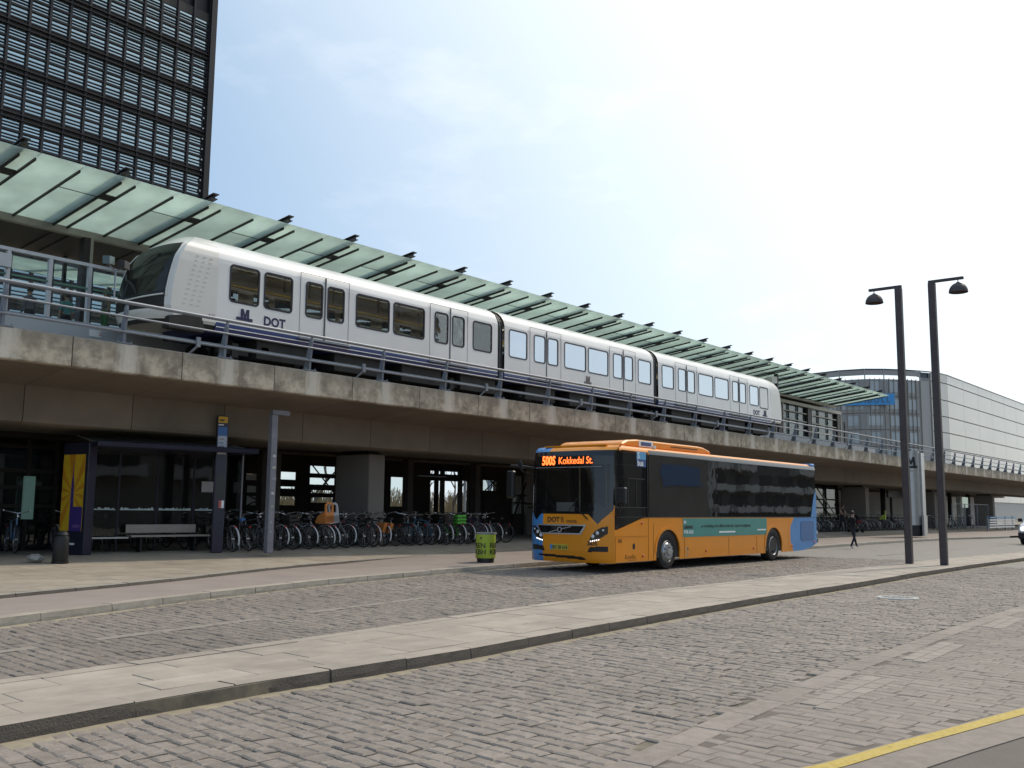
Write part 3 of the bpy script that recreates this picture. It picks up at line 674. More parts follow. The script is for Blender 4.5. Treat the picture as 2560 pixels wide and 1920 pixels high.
# platform, screens
plat = thing('platform', 'pale edged metro platform behind the near track', 'platform', (X0,25.9,5.2))
mb = MB(); mb.box(X0, 76, 25.85, 30.6, 5.2, 6.50); mb.build('platform_slab', mat('platform_edge', (.40,.41,.42), .6, var=.1, scale=2), plat)
m_pgl = glass('screen_glass', (.92,.95,.96), .03, refl=.6)
m_alu = mat('aluminium', (.55,.55,.56), .38, metal=.7, var=.08, scale=5)
scr = thing('platform_screen', 'glass platform screen in aluminium frames left of the train', 'screen', (8,25.9,6.5))
sp = [9.92, 11.02, 12.12, 13.22, 14.32, 15.4]
for a in [7.7, 8.82]+sp:
    mb = MB(); mb.box(a-.05, a+.05, 25.86, 25.98, 6.50, 8.22); mb.build('post', m_alu, scr)
    mb = MB(); mb.box(a+.055, a+.09, 25.87, 25.97, 6.50, 8.20); mb.build('post_rubber', m_black, scr)
mb = MB(); mb.box(6.0, 16, 25.85, 25.99, 8.20, 8.29); mb.build('head_rail', m_alu, scr)
mb = MB(); mb.box(6.0, 16, 25.90, 25.96, 7.56, 7.61); mb.build('mid_rail', mat('green_rail', (.10,.22,.17), .5), scr)
mb = MB(); mb.box(6.0, 16, 25.86, 25.97, 6.50, 6.56); mb.build('sill', m_alu, scr)
for a, b in zip([7.7, 8.82]+sp, [8.82]+sp):
    mb = MB(); mb.box(a+.09, b-.05, 25.915, 25.925, 6.56, 8.2); mb.build('pane', m_pgl, scr)
mb = MB(); mb.box(10.55, 11.02, 25.7, 25.84, 7.72, 8.07); mb.build('service_box', m_alu, scr)
mb = MB(); mb.box(13.28, 13.62, 25.83, 25.849, 6.26, 6.45); mb.build('sign_plate', m_white, scr)
text('letter', 'S', .15, mat('red_print', (.45,.06,.06), .5), scr, (13.55,25.825,6.3), TXN)
# far screens / balustrade
mb = MB()
fs_ = thing('platform_windscreen', 'long glazed windscreen with dark bars on the far platform edge', 'screen', (8,30.6,6.5))
m_glw = glass('windscreen_glass', (.94,.97,.98), .02, refl=.5)
for x in [4+3.6*k for k in range(0, 21)]:
    mb = MB(); mb.box(x-.05, x+.05, 30.6, 30.72, 6.5, 9.6); mb.build('mullion', m_bar, fs_)
for z in (7.45, 8.6):
    mb = MB(); mb.box(4, 76, 30.62, 30.70, z, z+.09); mb.build('transom', m_bar, fs_)
mb = MB(); mb.box(4, 76, 30.64, 30.66, 6.5, 9.55); mb.build('glazing', m_glw, fs_)
# CCTV / speaker mast on the near side
ms = thing('camera_mast', 'thin pole with a pair of boxy cameras on a curved yoke by the railing', 'camera mast', (11.75,21.05,5.3))
mb = MB(); mb.tube((11.35,21.05,6.3), (11.35,21.05,7.02), .022, 8); mb.build('pole', m_galv, ms, smooth=True)
mb = MB(); mb.path([(11.35+.17*math.cos(t),21.05,7.19+.17*math.sin(t)) for t in np.linspace(math.pi,2*math.pi,9)], .016, 6); mb.build('yoke', m_galv, ms, smooth=True)
mb = MB(); mb.bar((11.05,20.95,7.20), (11.28,21.15,7.24), .16, .18); mb.build('camera_box', mat('pale_teal', (.10,.15,.16), .6), ms)
mb = MB(); mb.bar((11.42,20.95,7.17), (11.66,21.15,7.19), .16, .18); mb.build('camera_box', m_dsteel, ms)
# the steel and glass stair house at the right end of the platform
sh = thing('stair_house', 'steel framed glazed stair enclosure at the right end of the platform', 'stair house', (69,28.3,6.5))
for x in (64.2, 69.3, 75.05):
    mb = MB(); mb.box(x-.36, x+.30, 28.2, 28.45, 5.2, 9.45); mb.build('frame_column', m_beam, sh)
    mb = MB(); mb.box(x+.302, x+.42, 28.18, 28.46, 5.2, 9.43); mb.build('column_cover', m_gut, sh)
mb = MB(); mb.box(63.8, 75.45, 28.15, 28.35, 9.21, 9.44); mb.build('head_beam', m_gut, sh)
for z in (6.9, 7.5, 8.1, 8.7):
    mb = MB(); mb.box(63.8, 75.2, 28.26, 28.33, z, z+.07); mb.build('rail', m_gut, sh)
mb = MB(); mb.box(63.8, 75.2, 28.40, 28.42, 5.3, 9.2); mb.build('glazing', glass('stair_glass', (.62,.72,.74), .22), sh)
for x in (65.8, 67.4, 71.2, 73.0):
    mb = MB(); mb.box(x-.04, x+.04, 28.30, 28.38, 5.3, 9.2); mb.build('mullion', m_bar, sh)
mb = MB(); mb.box(63.8, 75, 28.5, 30.4, 9.0, 9.2); mb.build('roof', m_ceil, sh)
mb = MB(); mb.box(76.2, 76.5, 28.2, 28.3, 5.3, 8.7); [mb.box(75.5, 76.2, 28.22, 28.28, z, z+.1) for z in (8.55, 8.0, 7.4)]; mb.build('end_ladder', m_beam, sh)
sg = thing('loudspeaker', 'dark box loudspeaker hanging under the glass canopy near the train tail', 'loudspeaker', (57.2,24.6,9.8))
c0 = Vector((57.6,25.6,9.72))
mb = MB(); mb.bar(c0+Vector((-.9,0,0)), c0+Vector((-.15,0,.08)), .35, .42); mb.build('horn', m_white, sg)
mb = MB(); mb.box(c0.x, c0.x+.22, c0.y-.1, c0.y+.1, c0.z-.45, c0.z+.5); mb.build('box', m_black, sg)
# ------------------------------------------------------------------ metro train
m_tw = mat('train_white', (.80,.79,.77), .3, var=.05, wear=.05, wscale=.9, scale=1.2, coat=.3, col2=(.76,.755,.74))
m_tn = mat('train_nose', (.72,.695,.64), .33, var=.05, scale=1.2, coat=.3)
m_tb = mat('train_blue', (.035,.055,.17), .35, var=.12, scale=3, coat=.3)
m_rub = mat('window_rubber', (.018,.016,.026), .5, var=.1)
m_rubg = mat('grey_rubber', (.085,.088,.10), .5, var=.1)
m_twin = glass('train_glass', (.66,.66,.62), .04, refl=1.0, base=.10)
m_twinf = glass('train_glass_sky_mirror', (.50,.52,.52), .25, refl=1.0, base=.60)  # same glass as the front car, sky reflection raised for the rear cars
[setattr(n_.inputs['Color'], 'default_value', (.80,.87,.95,1)) for n_ in m_twinf.node_tree.nodes if n_.type == 'BSDF_GLOSSY']
m_under = mat('underframe', (.022,.020,.018), .7, var=.5, scale=3)
m_yb = mat('yellow_grab_rail', (.75,.52,.06), .4, var=.05)
m_logo = mat('navy_print', (.022,.020,.075), .5, var=.05)
m_grey = mat('interior_grey', (.48,.48,.46), .6, var=.1, scale=2)
m_joint = mat('door_joint', (.06,.055,.09), .6)
YT, HWT = 24.33, 1.33     # centre line and half width
train = thing('metro_train', 'white three car driverless metro train with navy skirt on the viaduct', 'train', (33,YT,5.56))
PROF = [(6.40,.05),(6.58,0),(7.0,0),(7.6,0),(8.2,.0),(8.45,.012),(8.62,.06),(8.80,.17),(8.96,.36),(9.08,.62),(9.16,.95),(9.20,1.33)]
inset = lambda z: lerp(PROF, z)
def side_grid(name, xa, xb, holes, m_, parent, sgn=-1):
    """one wall of a car as a grid with rectangular window openings; sgn -1 near, +1 far"""
    zs_ = sorted(set([6.66, 7.0]+[z for h in holes for z in h[2:4]]+[8.45]))
    xs_ = sorted(set([xa, xb]+[x for h in holes for x in h[:2]]))
    mb = MB(); V = {}; 
    def vid(i, j):
        if (i, j) not in V: V[(i, j)] = len(mb.v); mb.v.append((xs_[i], YT+sgn*(HWT-inset(zs_[j])), zs_[j]))
        return V[(i, j)]
    for i in range(len(xs_)-1):
        for j in range(len(zs_)-1):
            cx, cz = (xs_[i]+xs_[i+1])/2, (zs_[j]+zs_[j+1])/2
            if any(h[0] < cx < h[1] and h[2] < cz < h[3] for h in holes): continue
            mb.f.append((vid(i,j), vid(i+1,j), vid(i+1,j+1), vid(i,j+1))); mb.m.append(0)
    return mb.build(name, m_, parent)
def roof_shell(xa, xb, parent):
    zz = [p for p in PROF if p[0] >= 8.45]; pts = [(YT-(HWT-i_), z) for z, i_ in zz]+[(YT+(HWT-i_), z) for z, i_ in reversed(zz[:-1])]
    mb = MB(); n_ = len(pts); mb.add([(x, y, z) for x in (xa, xb) for y, z in pts], [(i, i+1, n_+i+1, n_+i) for i in range(n_-1)])
    return mb.build('roof', m_tw, parent, smooth=True)
def window(x0, x1, parent, z0=7.29, z1=8.38, rub=None, gl=None):
    mb = MB(); mb.ring(rrect(x0, x1, z0, z1, .13), rrect(x0+.055, x1-.055, z0+.055, z1-.055, .085), YT-HWT-.006, YT-HWT+.03, 'xz'); w = mb.build('window', rub or m_rub, parent)
    mb = MB(); mb.box(x0+.04, x1-.04, YT-HWT+.012, YT-HWT+.018, z0+.04, z1-.04); mb.build('pane', gl or m_twin, w)
def door(x0, xm, x1, wins, parent, rub=None, gl=None):
    d = None
    for a, b in ((x0, xm), (xm, x1)):
        mb = MB(); mb.ring([(a,6.66),(b,6.66),(b,8.63),(a,8.63)], [(a+.012,6.67),(b-.012,6.67),(b-.012,8.618),(a+.012,8.618)], YT-HWT-.004, YT-HWT+.006, 'xz'); mb.build('door', m_joint, parent)
    mb = MB(); mb.box(xm-.03, xm+.03, YT-HWT-.008, YT-HWT+.002, 6.5, 8.6); mb.build('door_seal', m_rubg, parent)
    mb = MB(); mb.box(x0-.05, x1+.05, YT-HWT-.09, YT-HWT, 6.60, 6.635); mb.build('door_step', m_galv, parent)
    for w in wins: window(w[0], w[1], parent, 7.29, 8.39, rub, gl)
def car(name, xa, xb, wins, doors, near_end=True, pale=False):
    c = bpy.data.objects.new(name, None); COL.objects.link(c); c.parent = train; c.location = (0,0,0)
    gl, rub = (m_twinf, m_rubg) if pale else (m_twin, m_rub)
    allw = list(wins)+[w for d in doors for w in d[3]]
    holes = [(w[0]+.045, w[1]-.045, 7.335, 8.335) for w in allw]
    side_grid('side_wall', xa, xb, holes, m_tw, c, -1); side_grid('far_wall', xa, xb, holes, m_tw, c, 1); roof_shell(xa, xb, c)
    for w in wins: window(w[0], w[1], c, rub=rub, gl=gl)
    for d in doors: door(d[0], d[1], d[2], d[3], c, rub, gl)
    mb = MB(); mb.prism([(YT-HWT+.05,6.40),(YT-HWT,6.58),(YT-HWT,6.657),(YT+HWT,6.657),(YT+HWT,6.58),(YT+HWT-.05,6.40)], xa, xb, 'yz'); mb.build('skirt', m_tb, c)
    mb = MB(); mb.box(xa, xb, YT-HWT-.010, YT-HWT, 6.52, 6.545); mb.build('skirt_line', m_tw, c)
    mb = MB(); mb.box(xa+.05, xb-.05, YT-1.2, YT+1.2, 6.66, 6.75); mb.build('floor', m_grey, c)
    mb = MB(); mb.box(xa+.05, xb-.05, YT-1.0, YT+1.0, 8.62, 8.66); mb.build('ceiling', m_grey, c)
    mb = MB(); mb.box(xa+.4, xb-.4, YT-.12, YT+.12, 8.59, 8.615); mb.build('ceiling_light', mat('saloon_light', (.8,.8,.75), .5, emit=(1,.97,.90), es=2.6), c)
    mb = MB(); mb.box(xa+.4, xb-.4, YT-.95, YT-.80, 8.32, 8.38); mb.box(xa+.4, xb-.4, YT+.80, YT+.95, 8.32, 8.38); mb.build('grab_rail', m_yb, c)
    for k, x in enumerate(np.arange(xa+.7, xb-.4, .95)):
        mb = MB(); mb.box(x-.02, x+.02, YT-.90, YT-.86, 8.0, 8.62); mb.build('hanger', m_dsteel, c)
    for w in wins:      # seat backs under the windows
        mb = MB(); mb.box(w[0]+.1, w[1]-.05, YT+.75, YT+1.15, 6.75, 7.6); mb.box(w[0]+.1, w[0]+.35, YT-1.15, YT-.6, 6.75, 7.45); mb.build('seat', m_dsteel, c)
    mb = MB()
    for x in np.arange(xa+1.5, xb-1, 2.9): mb.box(x, x+1.9, YT-1.15, YT+1.15, 5.85, 6.38)
    mb.build('equipment_boxes', m_under, c)
    return c
WA = [(15.75,16.77),(16.91,17.95),(20.42,21.90),(22.05,23.54),(26.0,27.08)]
DA = [(18.22,19.18,20.14,[(18.42,19.10),(19.26,19.96)]),(23.79,24.81,25.73,[(24.01,24.72),(24.90,25.57)])]
cA = car('front_car', 15.38, 27.40, WA, DA)
cB = car('middle_car', 27.80, 38.50, [(28.05,29.18),(31.58,33.12),(33.26,34.79),(37.17,38.30)], [(29.33,30.40,31.36,[(29.58,30.34),(30.46,31.18)]),(34.87,35.97,36.96,[(35.15,35.91),(36.03,36.76)])], pale=True)
cC = car('rear_car', 38.92, 51.05, [(39.25,40.36),(42.75,44.30),(44.44,45.98),(48.40,49.52)], [(40.49,41.58,42.62,[(40.76,41.52),(41.64,42.40)]),(46.12,47.17,48.16,[(46.40,47.12),(47.22,47.98)])], pale=True)
window(49.62, 50.72, cC, 7.22, 8.42, m_black, m_rub)
# gangway bellows
for xa, xb in ((27.40,27.80),(38.50,38.92)):
    g = bpy.data.objects.new('gangway', None); COL.objects.link(g); g.parent = train
    for k in range(7):
        x = xa+(xb-xa)*(k+.5)/7; dd = .05 if k % 2 else .11
        pts = [(YT-(HWT-i_-dd), z-dd*.6) for z, i_ in PROF[:-1]]+[(YT+(HWT-i_-dd), z-dd*.6) for z, i_ in reversed(PROF[:-1])]
        mb = MB(); mb.prism(pts, x-.026, x+.026, 'yz'); mb.build('bellows_fold', m_black if k != 3 else m_rubg, g)
    mb = MB(); mb.box(xa, xb, YT-1, YT+1, 6.45, 8.8); mb.build('bellows_core', m_black, g)
# noses: rings of plan outlines, pieces chosen by position on the surface
def nose(front, m_shell, name):
    xc = [(6.45,13.62),(6.74,13.50),(7.09,13.49),(7.72,13.62),(8.07,13.76),(8.43,13.97),(8.68,14.18),(8.88,14.43),(9.05,14.72),(9.17,15.0),(9.20,15.15)]
    xside = [(6.45,14.15),(6.9,13.98),(7.35,14.0),(7.72,14.06),(8.29,14.18),(8.67,14.42),(9.0,14.9),(9.2,15.2)]
    zs_ = list(np.linspace(6.45, 8.6, 60))+[8.68,8.75,8.82,8.88,8.93,8.98,9.02,9.06,9.09,9.12,9.14,9.16,9.18,9.195]
    us = list(np.linspace(-1, 1, 61)); XJ = 15.38; rows = []
    for z in zs_:
        hw = max(.03, HWT-inset(z)-(.04 if z < 6.6 else 0)); a, b = lerp(xc, z), max(lerp(xside, z), lerp(xc, z)+.05); row = [(XJ, -hw)]
        for u in us:
            t = abs(u); row.append((a+(b-a)*t**2.6*(1.0), u*hw))
        row.append((XJ, hw)); rows.append(row)
    n_ = len(rows[0]); parts = {}
    def P(i, j):
        x, y = rows[j][i]
        return (x if front else 15.38+51.05-15.38+15.38-x+15.38-15.38 if False else (x if front else 51.05+(XJ-x)), YT+y, zs_[j])
    for j in range(len(zs_)-1):
        for i in range(n_-1):
            z = (zs_[j]+zs_[j+1])/2; u = 0 if i in (0, n_-2) else (us[i-1]+us[i])/2; side = i in (0, n_-2)
            key = 'shell'
            if not side and abs(u) < .90:
                zb = 7.10+.12*abs(u)**2; top = 8.74
                if zb+.05 < z < top: key = 'windscreen' if (abs(u) < .87 and z > zb+.12) else 'frame'
                elif z > zb-.03 and z <= zb+.05: key = 'lower_panel'
                elif 6.80+.05*abs(u) < z <= zb-.03: key = 'lower_panel'
            if z < 6.57: key = 'skirt'
            parts.setdefault(key, []).append((i, j))
    nz_ = bpy.data.objects.new(name, None); COL.objects.link(nz_); nz_.parent = train
    mm = {'shell': m_shell, 'windscreen': glass('cab_glass', (.20,.23,.22), .5, refl=.55), 'frame': m_black, 'wiper_ledge': m_white, 'lower_panel': m_under, 'skirt': m_under}
    for key, cells in parts.items():
        mb = MB(); V = {}
        def vid(i, j):
            if (i, j) not in V: V[(i, j)] = len(mb.v); mb.v.append(P(i, j))
            return V[(i, j)]
        for i, j in cells: mb.f.append((vid(i,j), vid(i+1,j), vid(i+1,j+1), vid(i,j+1))); mb.m.append(0)
        mb.build(key, mm[key], nz_, smooth=True)
    led = []
    for u in np.linspace(-.88, .88, 25):
        z = 7.10+.12*abs(u)**2+.01; hw = HWT-inset(z); a, b = lerp(xc, z), lerp(xside, z); x = a+(b-a)*abs(u)**2.6-.012; led.append((x if front else 51.05+(XJ-x), YT+u*hw, z))
    for sg in (-1, 1):      # white rim beside the windscreen
        rim_ = []
        for z in np.linspace(7.15, 8.76, 16):
            hw = HWT-inset(z); a, b = lerp(xc, z), lerp(xside, z); x = a+(b-a)*.92**2.6-.006; rim_.append((x if front else 51.05+(XJ-x), YT+sg*.92*hw, z))
        mb = MB(); mb.path(rim_, .030, 6); mb.build('windscreen_rim', m_tn, nz_, smooth=True)
    mb = MB(); mb.path(led, .022, 6); mb.build('windscreen_sill', m_white, nz_, smooth=True)
    mb = MB(); mb.add([P(i, len(zs_)-1) for i in range(n_)], [tuple(range(n_))]); mb.build('crown', m_shell, nz_)
    return nz_
nF = nose(True, m_tn, 'front_nose'); nR = nose(False, m_tn, 'rear_nose')
# pressed dimples on the nose flank
dim0 = None
for r_ in range(11):
    for c_ in range(3):
        x = lerp([(0,14.72),(10,14.37)], r_)+c_*.215; z = 8.385-r_*.136
        if dim0 is None:
            mb = MB(); mb.prism([(x-.05,z),(x-.03,z+.012),(x+.03,z+.012),(x+.05,z),(x+.03,z-.006),(x-.03,z-.006)], YT-HWT-.007, YT-HWT+.004, 'xz'); dim0 = mb.build('vent_dimple', m_tn, nF, loc=(x,YT-HWT,z)); 
        else: inst(dim0, 'vent_dimple', nF, Vector(dim0.location)+Vector((x-14.72,0,z-8.385)))
mb = MB(); mb.prism([(14.25,6.86),(15.1,6.86),(15.2,6.62),(14.25,6.62)] if False else [(13.95,6.62),(14.55,6.74),(14.92,6.72),(15.0,6.5),(15.0,6.3),(13.95,6.3)], YT-HWT-.012, YT-HWT+.3, 'xz'); mb.build('coupler_cover', m_under, nF)
# bogies
for bx in (16.2, 18.4, 25.2, 27.6, 29.6, 36.4, 38.7, 40.8, 48.6, 50.4):
    bg_ = bpy.data.objects.new('bogie', None); COL.objects.link(bg_); bg_.parent = train
    for yy in (YT-.74, YT+.74):
        mb = MB(); mb.lathe([(.05,-.07),(.36,-.07),(.36,.04),(.40,.04),(.40,.07),(.05,.07)], (bx,yy,5.96), 18, axis='y'); mb.build('wheel', m_under, bg_, smooth=True)
    mb = MB(); mb.bar((bx-.5,YT-.95,6.0), (bx+.5,YT-.95,6.0), .14, .22); mb.box(bx-.1, bx+.1, YT-1.1, YT-.9, 5.8, 6.2); mb.build('axle_frame', m_under, bg_)
mb = MB(); mb.box(17.05, 17.3, YT-1.15, YT-1.0, 6.05, 6.2); mb.build('red_socket', mat('orange_red', (.5,.12,.06), .5), train)
# lettering
def metro_m(x, z, w, h, parent, m_, y=YT-HWT-.012):
    g = bpy.data.objects.new('metro_logo', None); COL.objects.link(g); g.parent = parent
    mb = MB(); mb.box(x, x+w, y, y+.006, z, z+h*.26); mb.build('logo_bar', m_, g)
    a, b, zt, zb_ = x+w*.26, x+w*.78, z+h, z+h*.2; t = w*.14
    mb = MB(); mb.prism([(a,zb_),(a+t,zb_),(a+t*.98,zt-h*.35),((a+b)/2-t*.4,zb_),((a+b)/2+t*.4,zb_),(b-t,zt-h*.35),(b-t,zb_),(b,zb_),(b,zt),(b-t*1.25,zt),((a+b)/2,zb_+h*.28),(a+t*1.25,zt),(a,zt)], y-.002, y+.004, 'xz'); mb.build('logo_letter', m_, g)
metro_m(16.02, 6.83, .54, .33, cA, m_logo); metro_m(32.98, 6.83, .52, .32, cB, mat('grey_print', (.15,.13,.13), .5)); metro_m(49.98, 6.80, .56, .35, cC, m_logo)
for x, p in ((16.94, cA), (48.82, cC)):
    text('lettering', 'DOT', .36, m_logo, p, (x, YT-HWT-.006, 6.82), TXN, bold=.012, xs=.98)
    mb = MB(); mb.lathe([(.02,0),(.02,.006)], (x+.745, YT-HWT-.010, 7.07), 10, axis='y'); mb.build('lettering_dot', m_logo, p)
text('car_number', 'A 33', .11, mat('grey_print2', (.20,.20,.22), .5), nF, (15.12, YT-HWT-.006, 6.78), TXN)
# ------------------------------------------------------------------ the bus
m_or = mat('bus_orange', (.80,.275,.008), .38, var=.05, scale=1.5, coat=.22)
m_bl = mat('bus_blue', (.062,.25,.58), .38, var=.05, scale=1.5, coat=.2)
m_bl2 = mat('bus_blue_grille', (.07,.16,.36), .5, var=.1, scale=3)
m_blk = mat('bus_black_gloss', (.010,.010,.011), .12, var=.1, coat=.5)
m_bgl = glass('bus_glass', (.42,.40,.37), .22, refl=1.0, base=.16)
m_bws = glass('bus_windscreen', (.62,.62,.60), .08, refl=.6, base=.08)
m_tyre = mat('tyre', (.020,.019,.018), .85, var=.25, scale=12)
m_rim = mat('wheel_rim', (.44,.44,.45), .38, metal=.6, var=.15, scale=9)
m_chr = mat('silver_trim', (.55,.57,.60), .3, metal=.7, var=.05)
m_led = mat('amber_led', (.1,.02,.01), .5, emit=(1.0,.16,.03), es=3.2)
m_lamp = mat('headlamp_white', (.75,.76,.78), .2, var=.05, coat=.5)
m_drl = mat('daytime_light', (.9,.9,.9), .3, emit=(1,.98,.95), es=2.0)
m_redl = mat('side_marker', (.65,.10,.03), .3, coat=.5)
m_teal = mat('teal_advert', (.065,.27,.235), .4, var=.08, scale=2)
m_ink = mat('dark_ink', (.035,.03,.03), .5)
m_wink = mat('white_ink', (.82,.84,.84), .5)
BX, BY, BL, BH = 21.60, 15.67, 13.88, 1.37     # front centre; length; half width
bus = thing('city_bus', 'orange and blue single deck city bus with lit amber destination sign', 'bus', (28, 15.6, 0))
BB = [(.26,.05),(.35,.02),(.55,0),(1.30,0),(1.5,.015),(3.1,.14),(3.24,.20),(3.32,.30),(3.38,.45)]
def fx(y, z):       # front surface
    t = min(1, abs(y)/BH); return BX+.30*t**5+lerp(BB, z)*(1-t**8*.35)
YS = list(np.linspace(-BH, BH, 150)); ZS = list(np.linspace(.26, 3.38, 180))
# outlines in (y from the bus centre line, z), seen from the front: +y is the far side
WS = [(-1.37,3.24),(1.37,3.24),(1.37,1.62),(1.05,1.36),(.86,1.53),(-.72,1.53),(-.99,1.27),(-1.33,1.62),(-1.37,1.8)]
GR = [(1.03,1.25),(-.68,1.26),(-.5,.99),(.87,.99)]
GRI = [(.97,1.215),(-.61,1.22),(-.46,1.03),(.84,1.03)]
HLn = [(-.74,.80),(-.80,.94),(-.92,1.09),(-1.08,1.19),(-1.245,1.22),(-1.245,1.03),(-1.08,.92),(-.95,.84)]
HLf = [(-y, z) for y, z in HLn]
FGn = [(-.70,.545),(-.78,.68),(-1.25,.70),(-1.25,.555)]; FGf = [(-y, z) for y, z in FGn]
LOW = [(.92,.40),(-.60,.33),(-.66,.36),(-.50,.42),(.95,.46)]
parts = {}
for j in range(len(ZS)-1):
    for i in range(len(YS)-1):
        y, z = (YS[i]+YS[i+1])/2, (ZS[j]+ZS[j+1])/2
        if in_poly(y, z, WS): k = 'windscreen' if (abs(y) < 1.245 and 1.60 < z < 2.86 and not (abs(y) > .9 and z < 1.75)) else 'windscreen_border'
        elif in_poly(y, z, GRI): k = 'grille'
        elif in_poly(y, z, GR): k = 'grille_trim'
        elif in_poly(y, z, HLn): k = 'headlight'
        elif in_poly(y, z, HLf): k = 'headlight_far'
        elif in_poly(y, z, FGn): k = 'fog_panel'
        elif in_poly(y, z, FGf): k = 'fog_panel_far'
        elif in_poly(y, z, LOW): k = 'air_slot'
        else: k = ('front_panel' if z < 2.4 else 'header_panel')+('_blue' if y > (.78 if z < 2 else .70) else '')
        parts.setdefault(k, []).append((i, j))
FM = {'windscreen': m_bws, 'windscreen_border': m_blk, 'grille': m_blk, 'grille_trim': m_chr, 'headlight': m_blk, 'headlight_far': m_blk, 'fog_panel': m_black, 'fog_panel_far': m_black, 'air_slot': m_black, 'front_panel': m_or, 'front_panel_blue': m_bl, 'header_panel': m_or, 'header_panel_blue': m_bl}
PUSH = {'grille': .03, 'air_slot': .03, 'fog_panel': .012, 'fog_panel_far': .012, 'grille_trim': -.012}
FO = {}
for k, cells in parts.items():
    mb = MB(); V = {}
    def vid(i, j):
        if (i, j) not in V: V[(i, j)] = len(mb.v); mb.v.append((fx(YS[i], ZS[j])+PUSH.get(k, 0), BY+YS[i], ZS[j]))
        return V[(i, j)]
    for i, j in cells: mb.f.append((vid(i,j), vid(i+1,j), vid(i+1,j+1), vid(i,j+1))); mb.m.append(0)
    FO[k] = mb.build(k.replace('_far', ''), FM[k], bus, smooth=True)
mb = MB(); mb.box(BX+.42, BX+.45, BY-1.1, BY+1.1, .3, 1.45); mb.build('bulkhead', m_black, bus)
# destination display behind the glass
mb = MB(); mb.add([(fx(y, z)-.004, BY+y, z) for y, z in ((1.12,2.82),(-1.06,2.82),(-1.06,3.17),(1.12,3.17))], [(0,1,2,3)]); dd = mb.build('destination_display', m_blk, bus)
xf = fx(0, 3.0)-.016
rl = (R(90-4.5), 0, R(-90))
text('route_number', '500S', .34, m_led, dd, (xf, BY+.90, 2.87), rl, thick=.003, xs=.68, bold=.010)
text('route_name', 'Kokkedal St.', .275, m_led, dd, (xf-.003, BY+.34, 2.885), rl, thick=.003, xs=.82, bold=.0005)
mb = MB(); mb.box(fx(0,2.80)-.012, fx(0,2.80)+.0, BY-1.1, BY+1.1, 2.785, 2.80); mb.build('display_trim', m_chr, bus)
# lamps
for s_, ob in ((-1, FO['headlight']), (1, FO['headlight_far'])):
    for y, z, r_ in ((-.86,.955,.050),(-.985,1.045,.048),(-1.13,1.12,.030)):
        yy = -s_*y; 
        mb = MB(); mb.lathe([(.002,-.008),(r_*.6,-.020),(r_,-.004),(r_,.02)], (fx(yy, z), BY+yy, z), 12, axis='x'); mb.build('lens', m_lamp, ob, smooth=True)
    for k in range(5):
        y, z = -.80-.055*k, .822+.012*k; yy = -s_*y
        mb = MB(); mb.lathe([(.002,-.012),(.018,-.006),(.018,.01)], (fx(yy, z), BY+yy, z), 8, axis='x'); mb.build('led', m_drl, ob)
# grille badge
gb = FO['grille']
xg = fx(.2,1.12)-.006
mb = MB(); mb.bar((xg,BY+.55,1.04), (xg,BY-.18,1.20), .018, .018); mb.build('badge_bar', m_chr, gb)
mb = MB(); mb.lathe([(.075,-.012),(.075,.004),(.05,.004),(.05,-.012)], (xg-.006,BY+.19,1.115), 18, axis='x'); mb.build('badge_ring', m_chr, gb)
# number plate, lettering
pl = None
mb = MB(); xp = fx(.2,.65)-.014; mb.box(xp, xp+.012, BY-.08, BY+.52, .575, .725); pl = mb.build('number_plate', mat('plate_yellow', (.55,.44,.05), .4), bus)
mb = MB(); mb.box(xp-.002, xp, BY+.44, BY+.51, .585, .715); mb.build('plate_blue_field', m_bl, pl)
text('plate_text', 'BX 28 616', .125, m_ink, pl, (xp-.003, BY+.43, .605), TXF, thick=.002, xs=.92, bold=.003)
text('lettering', 'DOT', .19, m_ink, bus, (fx(.2,1.4)-.006, BY+.62, 1.315), TXF, thick=.003, bold=.006)
text('lettering', 'movia', .155, m_ink, bus, (fx(.1,1.35)-.006, BY-.03, 1.30), TXF, thick=.003, xs=.9)
mb = MB()
for dy, dz in ((.13,0),(.075,.0)):
    mb.path([(fx(.1,1.38)-.006, BY+dy+.02*math.sin(t*2.4), 1.31+.15*t+dz) for t in np.linspace(0, 1, 7)], .010, 5)
mb.build('logo_wave', m_ink, bus)
text('fleet_number', '2635', .145, m_ink, bus, (fx(-.72,.75)-.040, BY-.72, .725), (R(90),0,R(-76)), thick=.003, bold=.003)
